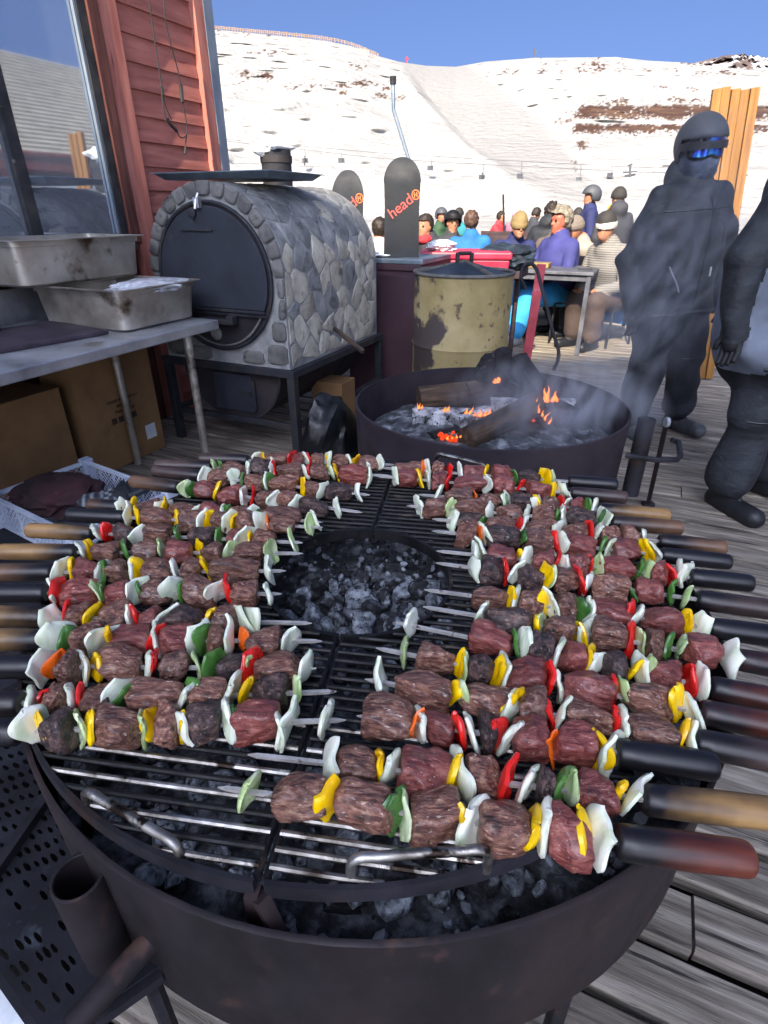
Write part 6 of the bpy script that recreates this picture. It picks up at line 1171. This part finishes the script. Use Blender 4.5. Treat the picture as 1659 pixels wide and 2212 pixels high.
mpole = thing('marker_pole', 'thin dark pole planted in the snow beside the mauve skier', 'pole', PY(1093, 489, 14.2)); MB().tube([(0, 0, -.4), PY(1087, 420, 14.2) - mpole.location], .022, 6).build('pole', m_blacksteel, mpole)
# things on the far table
for nm, lab, cat, p, dims, m in (('wooden_bowl', 'tan wooden tray on the grey table in front of the white haired man', 'tray', L(6.75, -1.25, .832), (.16, .10, .05), tn), ('phone', 'dark phone lying on the right end of the grey table', 'phone', L(6.7, -.72, .832), (.07, .035, .01), m_gframe)):
    o = bx(nm, (-dims[0], -dims[1], 0), (dims[0], dims[1], dims[2]), m, None, .008); o.location = p; o.rotation_euler = (0, 0, -AZW); tag(o, lab, cat)
o = blob('red_bag', m_cool, (1.95, 8.2, .22), (.17, .14, .2), .2, 3, 2, 6); tag(o, 'red bag standing on the deck under the far table', 'bag')
o = bx('blue_towel', (-.2, -.01, -.62), (.2, .01, 0), bl, None, .005); o.location = L(7.3, -.38, .83); o.rotation_euler = (R(8), R(6), -AZW + R(-10)); tag(o, 'blue cloth hanging beside the end of the grey table', 'cloth')

# ------------------------------------------------------------------ chair lift, fences and masts on the mountain
m_lift = M('dark_lift_steel', ['#3a3b40', '#55575c'], 5, rough=.6, bump=0); m_fence = M('weathered_fence', ['#5d4a40', '#7d6a5c', '#96856f'], 6, 5, .9, bump=.1); m_palefence = M('pale_fence', ['#9a8f70', '#b8ae8c'], 6, 5, .9, bump=.1)
YL = 118.0
cl = thing('lift_cable', 'two thin cables of the chair lift crossing the snow slope', 'cable', PY(829, 340, YL)); b5 = cl.location.copy()
for pts in (((380,290),(500,302),(829,331),(1060,345),(1360,361),(1700,366)), ((380,292),(500,306),(829,343),(1060,356),(1365,371),(1700,380))): MB().tube([PY(u, v, YL) - b5 for u, v in pts], .06, 4).build('cable', m_lift, cl)
pyl = thing('lift_pylon', 'lift pylon with cross arms carrying the cables on the right', 'pylon', PY(1356, 445, YL)); b6 = pyl.location.copy(); MB().tube([PY(1356, 450, YL) - b6, PY(1362, 354, YL) - b6], [.3, .18], 8).build('mast', m_lift, pyl)
for v, hw in ((372, 15), (378, 11), (357, 5)): MB().tube([PY(1361 - hw, v + 1, YL) - b6, PY(1361 + hw, v - 2, YL) - b6], .14, 6).build('cross_arm', m_lift, pyl)
lc = None
for (u, v0, v1, lab) in ((551,309,328,'leftmost empty lift chair near the chalet corner'), (657,316,352,'lift chair with a rider above the oven flue'), (737,330,352,'lift chair above the shorter snowboard'), (931,337,368,'lift chair right of the taller snowboard'), (1044,354,388,'lift chair with a rider near the middle of the cable'), (1127,349,385,'hanging lift chair above the tan beanie'), (1255,357,393,'tilted lift chair left of the pylon'), (1322,360,383,'lift chair just left of the pylon')):
    p = PY(u, v0, YL); hgt = (PY(u, v0, YL) - PY(u, v1, YL)).z; t = thing('lift_chair', lab, 'lift chair', p, R(10 * math.sin(u)), 'chairs of the ski lift'); MB().tube([(0, 0, 0), (.12, 0, -hgt * .3), (.12, 0, -hgt * .75)], .05, 5).build('hanger', m_lift, t)
    q = MB(); q.box((-.55, -.3, -hgt), (.55, .3, -hgt + .12)); q.box((-.55, .25, -hgt), (.55, .32, -hgt + .75)); q.build('seat', m_lift, t, False)
    if 'rider' in lab:
        q = MB(); q.tube([(.0, 0, -hgt + .1), (0, .05, -hgt + .6), (0, .05, -hgt + .8)], [.22, .22, .1], 8); q.tube([(0, .03, -hgt + .85), (0, .03, -hgt + 1.1)], [.12, .12], 8); q.tube([(0, 0, -hgt + .2), (0, -.5, -hgt + .15), (0, -.55, -hgt - .4)], .12, 6); q.build('rider', gd, t)
def fence(label, pts, hpx, m, step, Rr, lean=0):
    pts = [Vector(p + (0,)) for p in pts]; t = thing('snow_fence', label, 'fence', PY(pts[0].x, pts[0].y, Rr)); b = t.location.copy(); q = MB(); rr = random.Random(3); path = smoothpath(pts, 8); acc = []
    L_ = 0
    for a_, c_ in zip(path, path[1:]):
        n = max(1, int((c_ - a_).length / step))
        for k in range(n): acc.append(a_ + (c_ - a_) * k / n)
    for k, p in enumerate(acc):
        h_ = hpx * rr.uniform(.85, 1.1); q.tube([PY(p.x, p.y + 1.5, Rr) - b, PY(p.x + lean, p.y - h_, Rr) - b], .30 if k % 3 else .45, 4)
    o = q.build('pickets', m, t, False); o['kind'] = 'stuff'
    for f in (.35, .8): MB().tube([PY(p.x, p.y - hpx * f, Rr) - b for p in acc], .22, 4).build('rail', m, t, False)
    return t
fence('long dark fence of pickets along the crest of the left hill', [(440,60),(520,68),(620,77),(700,86),(760,99),(822,124)], 7.5, m_fence, 4.0, 372, -1)
fence('pale slatted snow fence just below the crest of the left hill', [(618,103),(660,104),(700,105),(745,111),(800,118)], 10, m_palefence, 3.2, 352)
for lab, u, v0, v1, Rr, m in (('small mast on the highest part of the ridge', 1155, 126, 104, 415, m_lift), ('red marker post in the notch of the ridge', 879, 137, 122, 395, rd), ('thin marker post on the snow below the crest fence', 614, 112, 104, 350, m_lift), ('short post on the groomed run', 1109, 255, 243, 330, m_lift)):
    p = PY(u, v0, Rr); t = thing('slope_marker', lab, 'marker', p); MB().tube([(0, 0, -1), PY(u, v1, Rr) - p], .35, 5).build('post', m, t); MB().box((-.9, -.2, (PY(u, v1, Rr) - p).z * .6), (.9, .2, (PY(u, v1, Rr) - p).z * .72)).build('board', m, t, False)
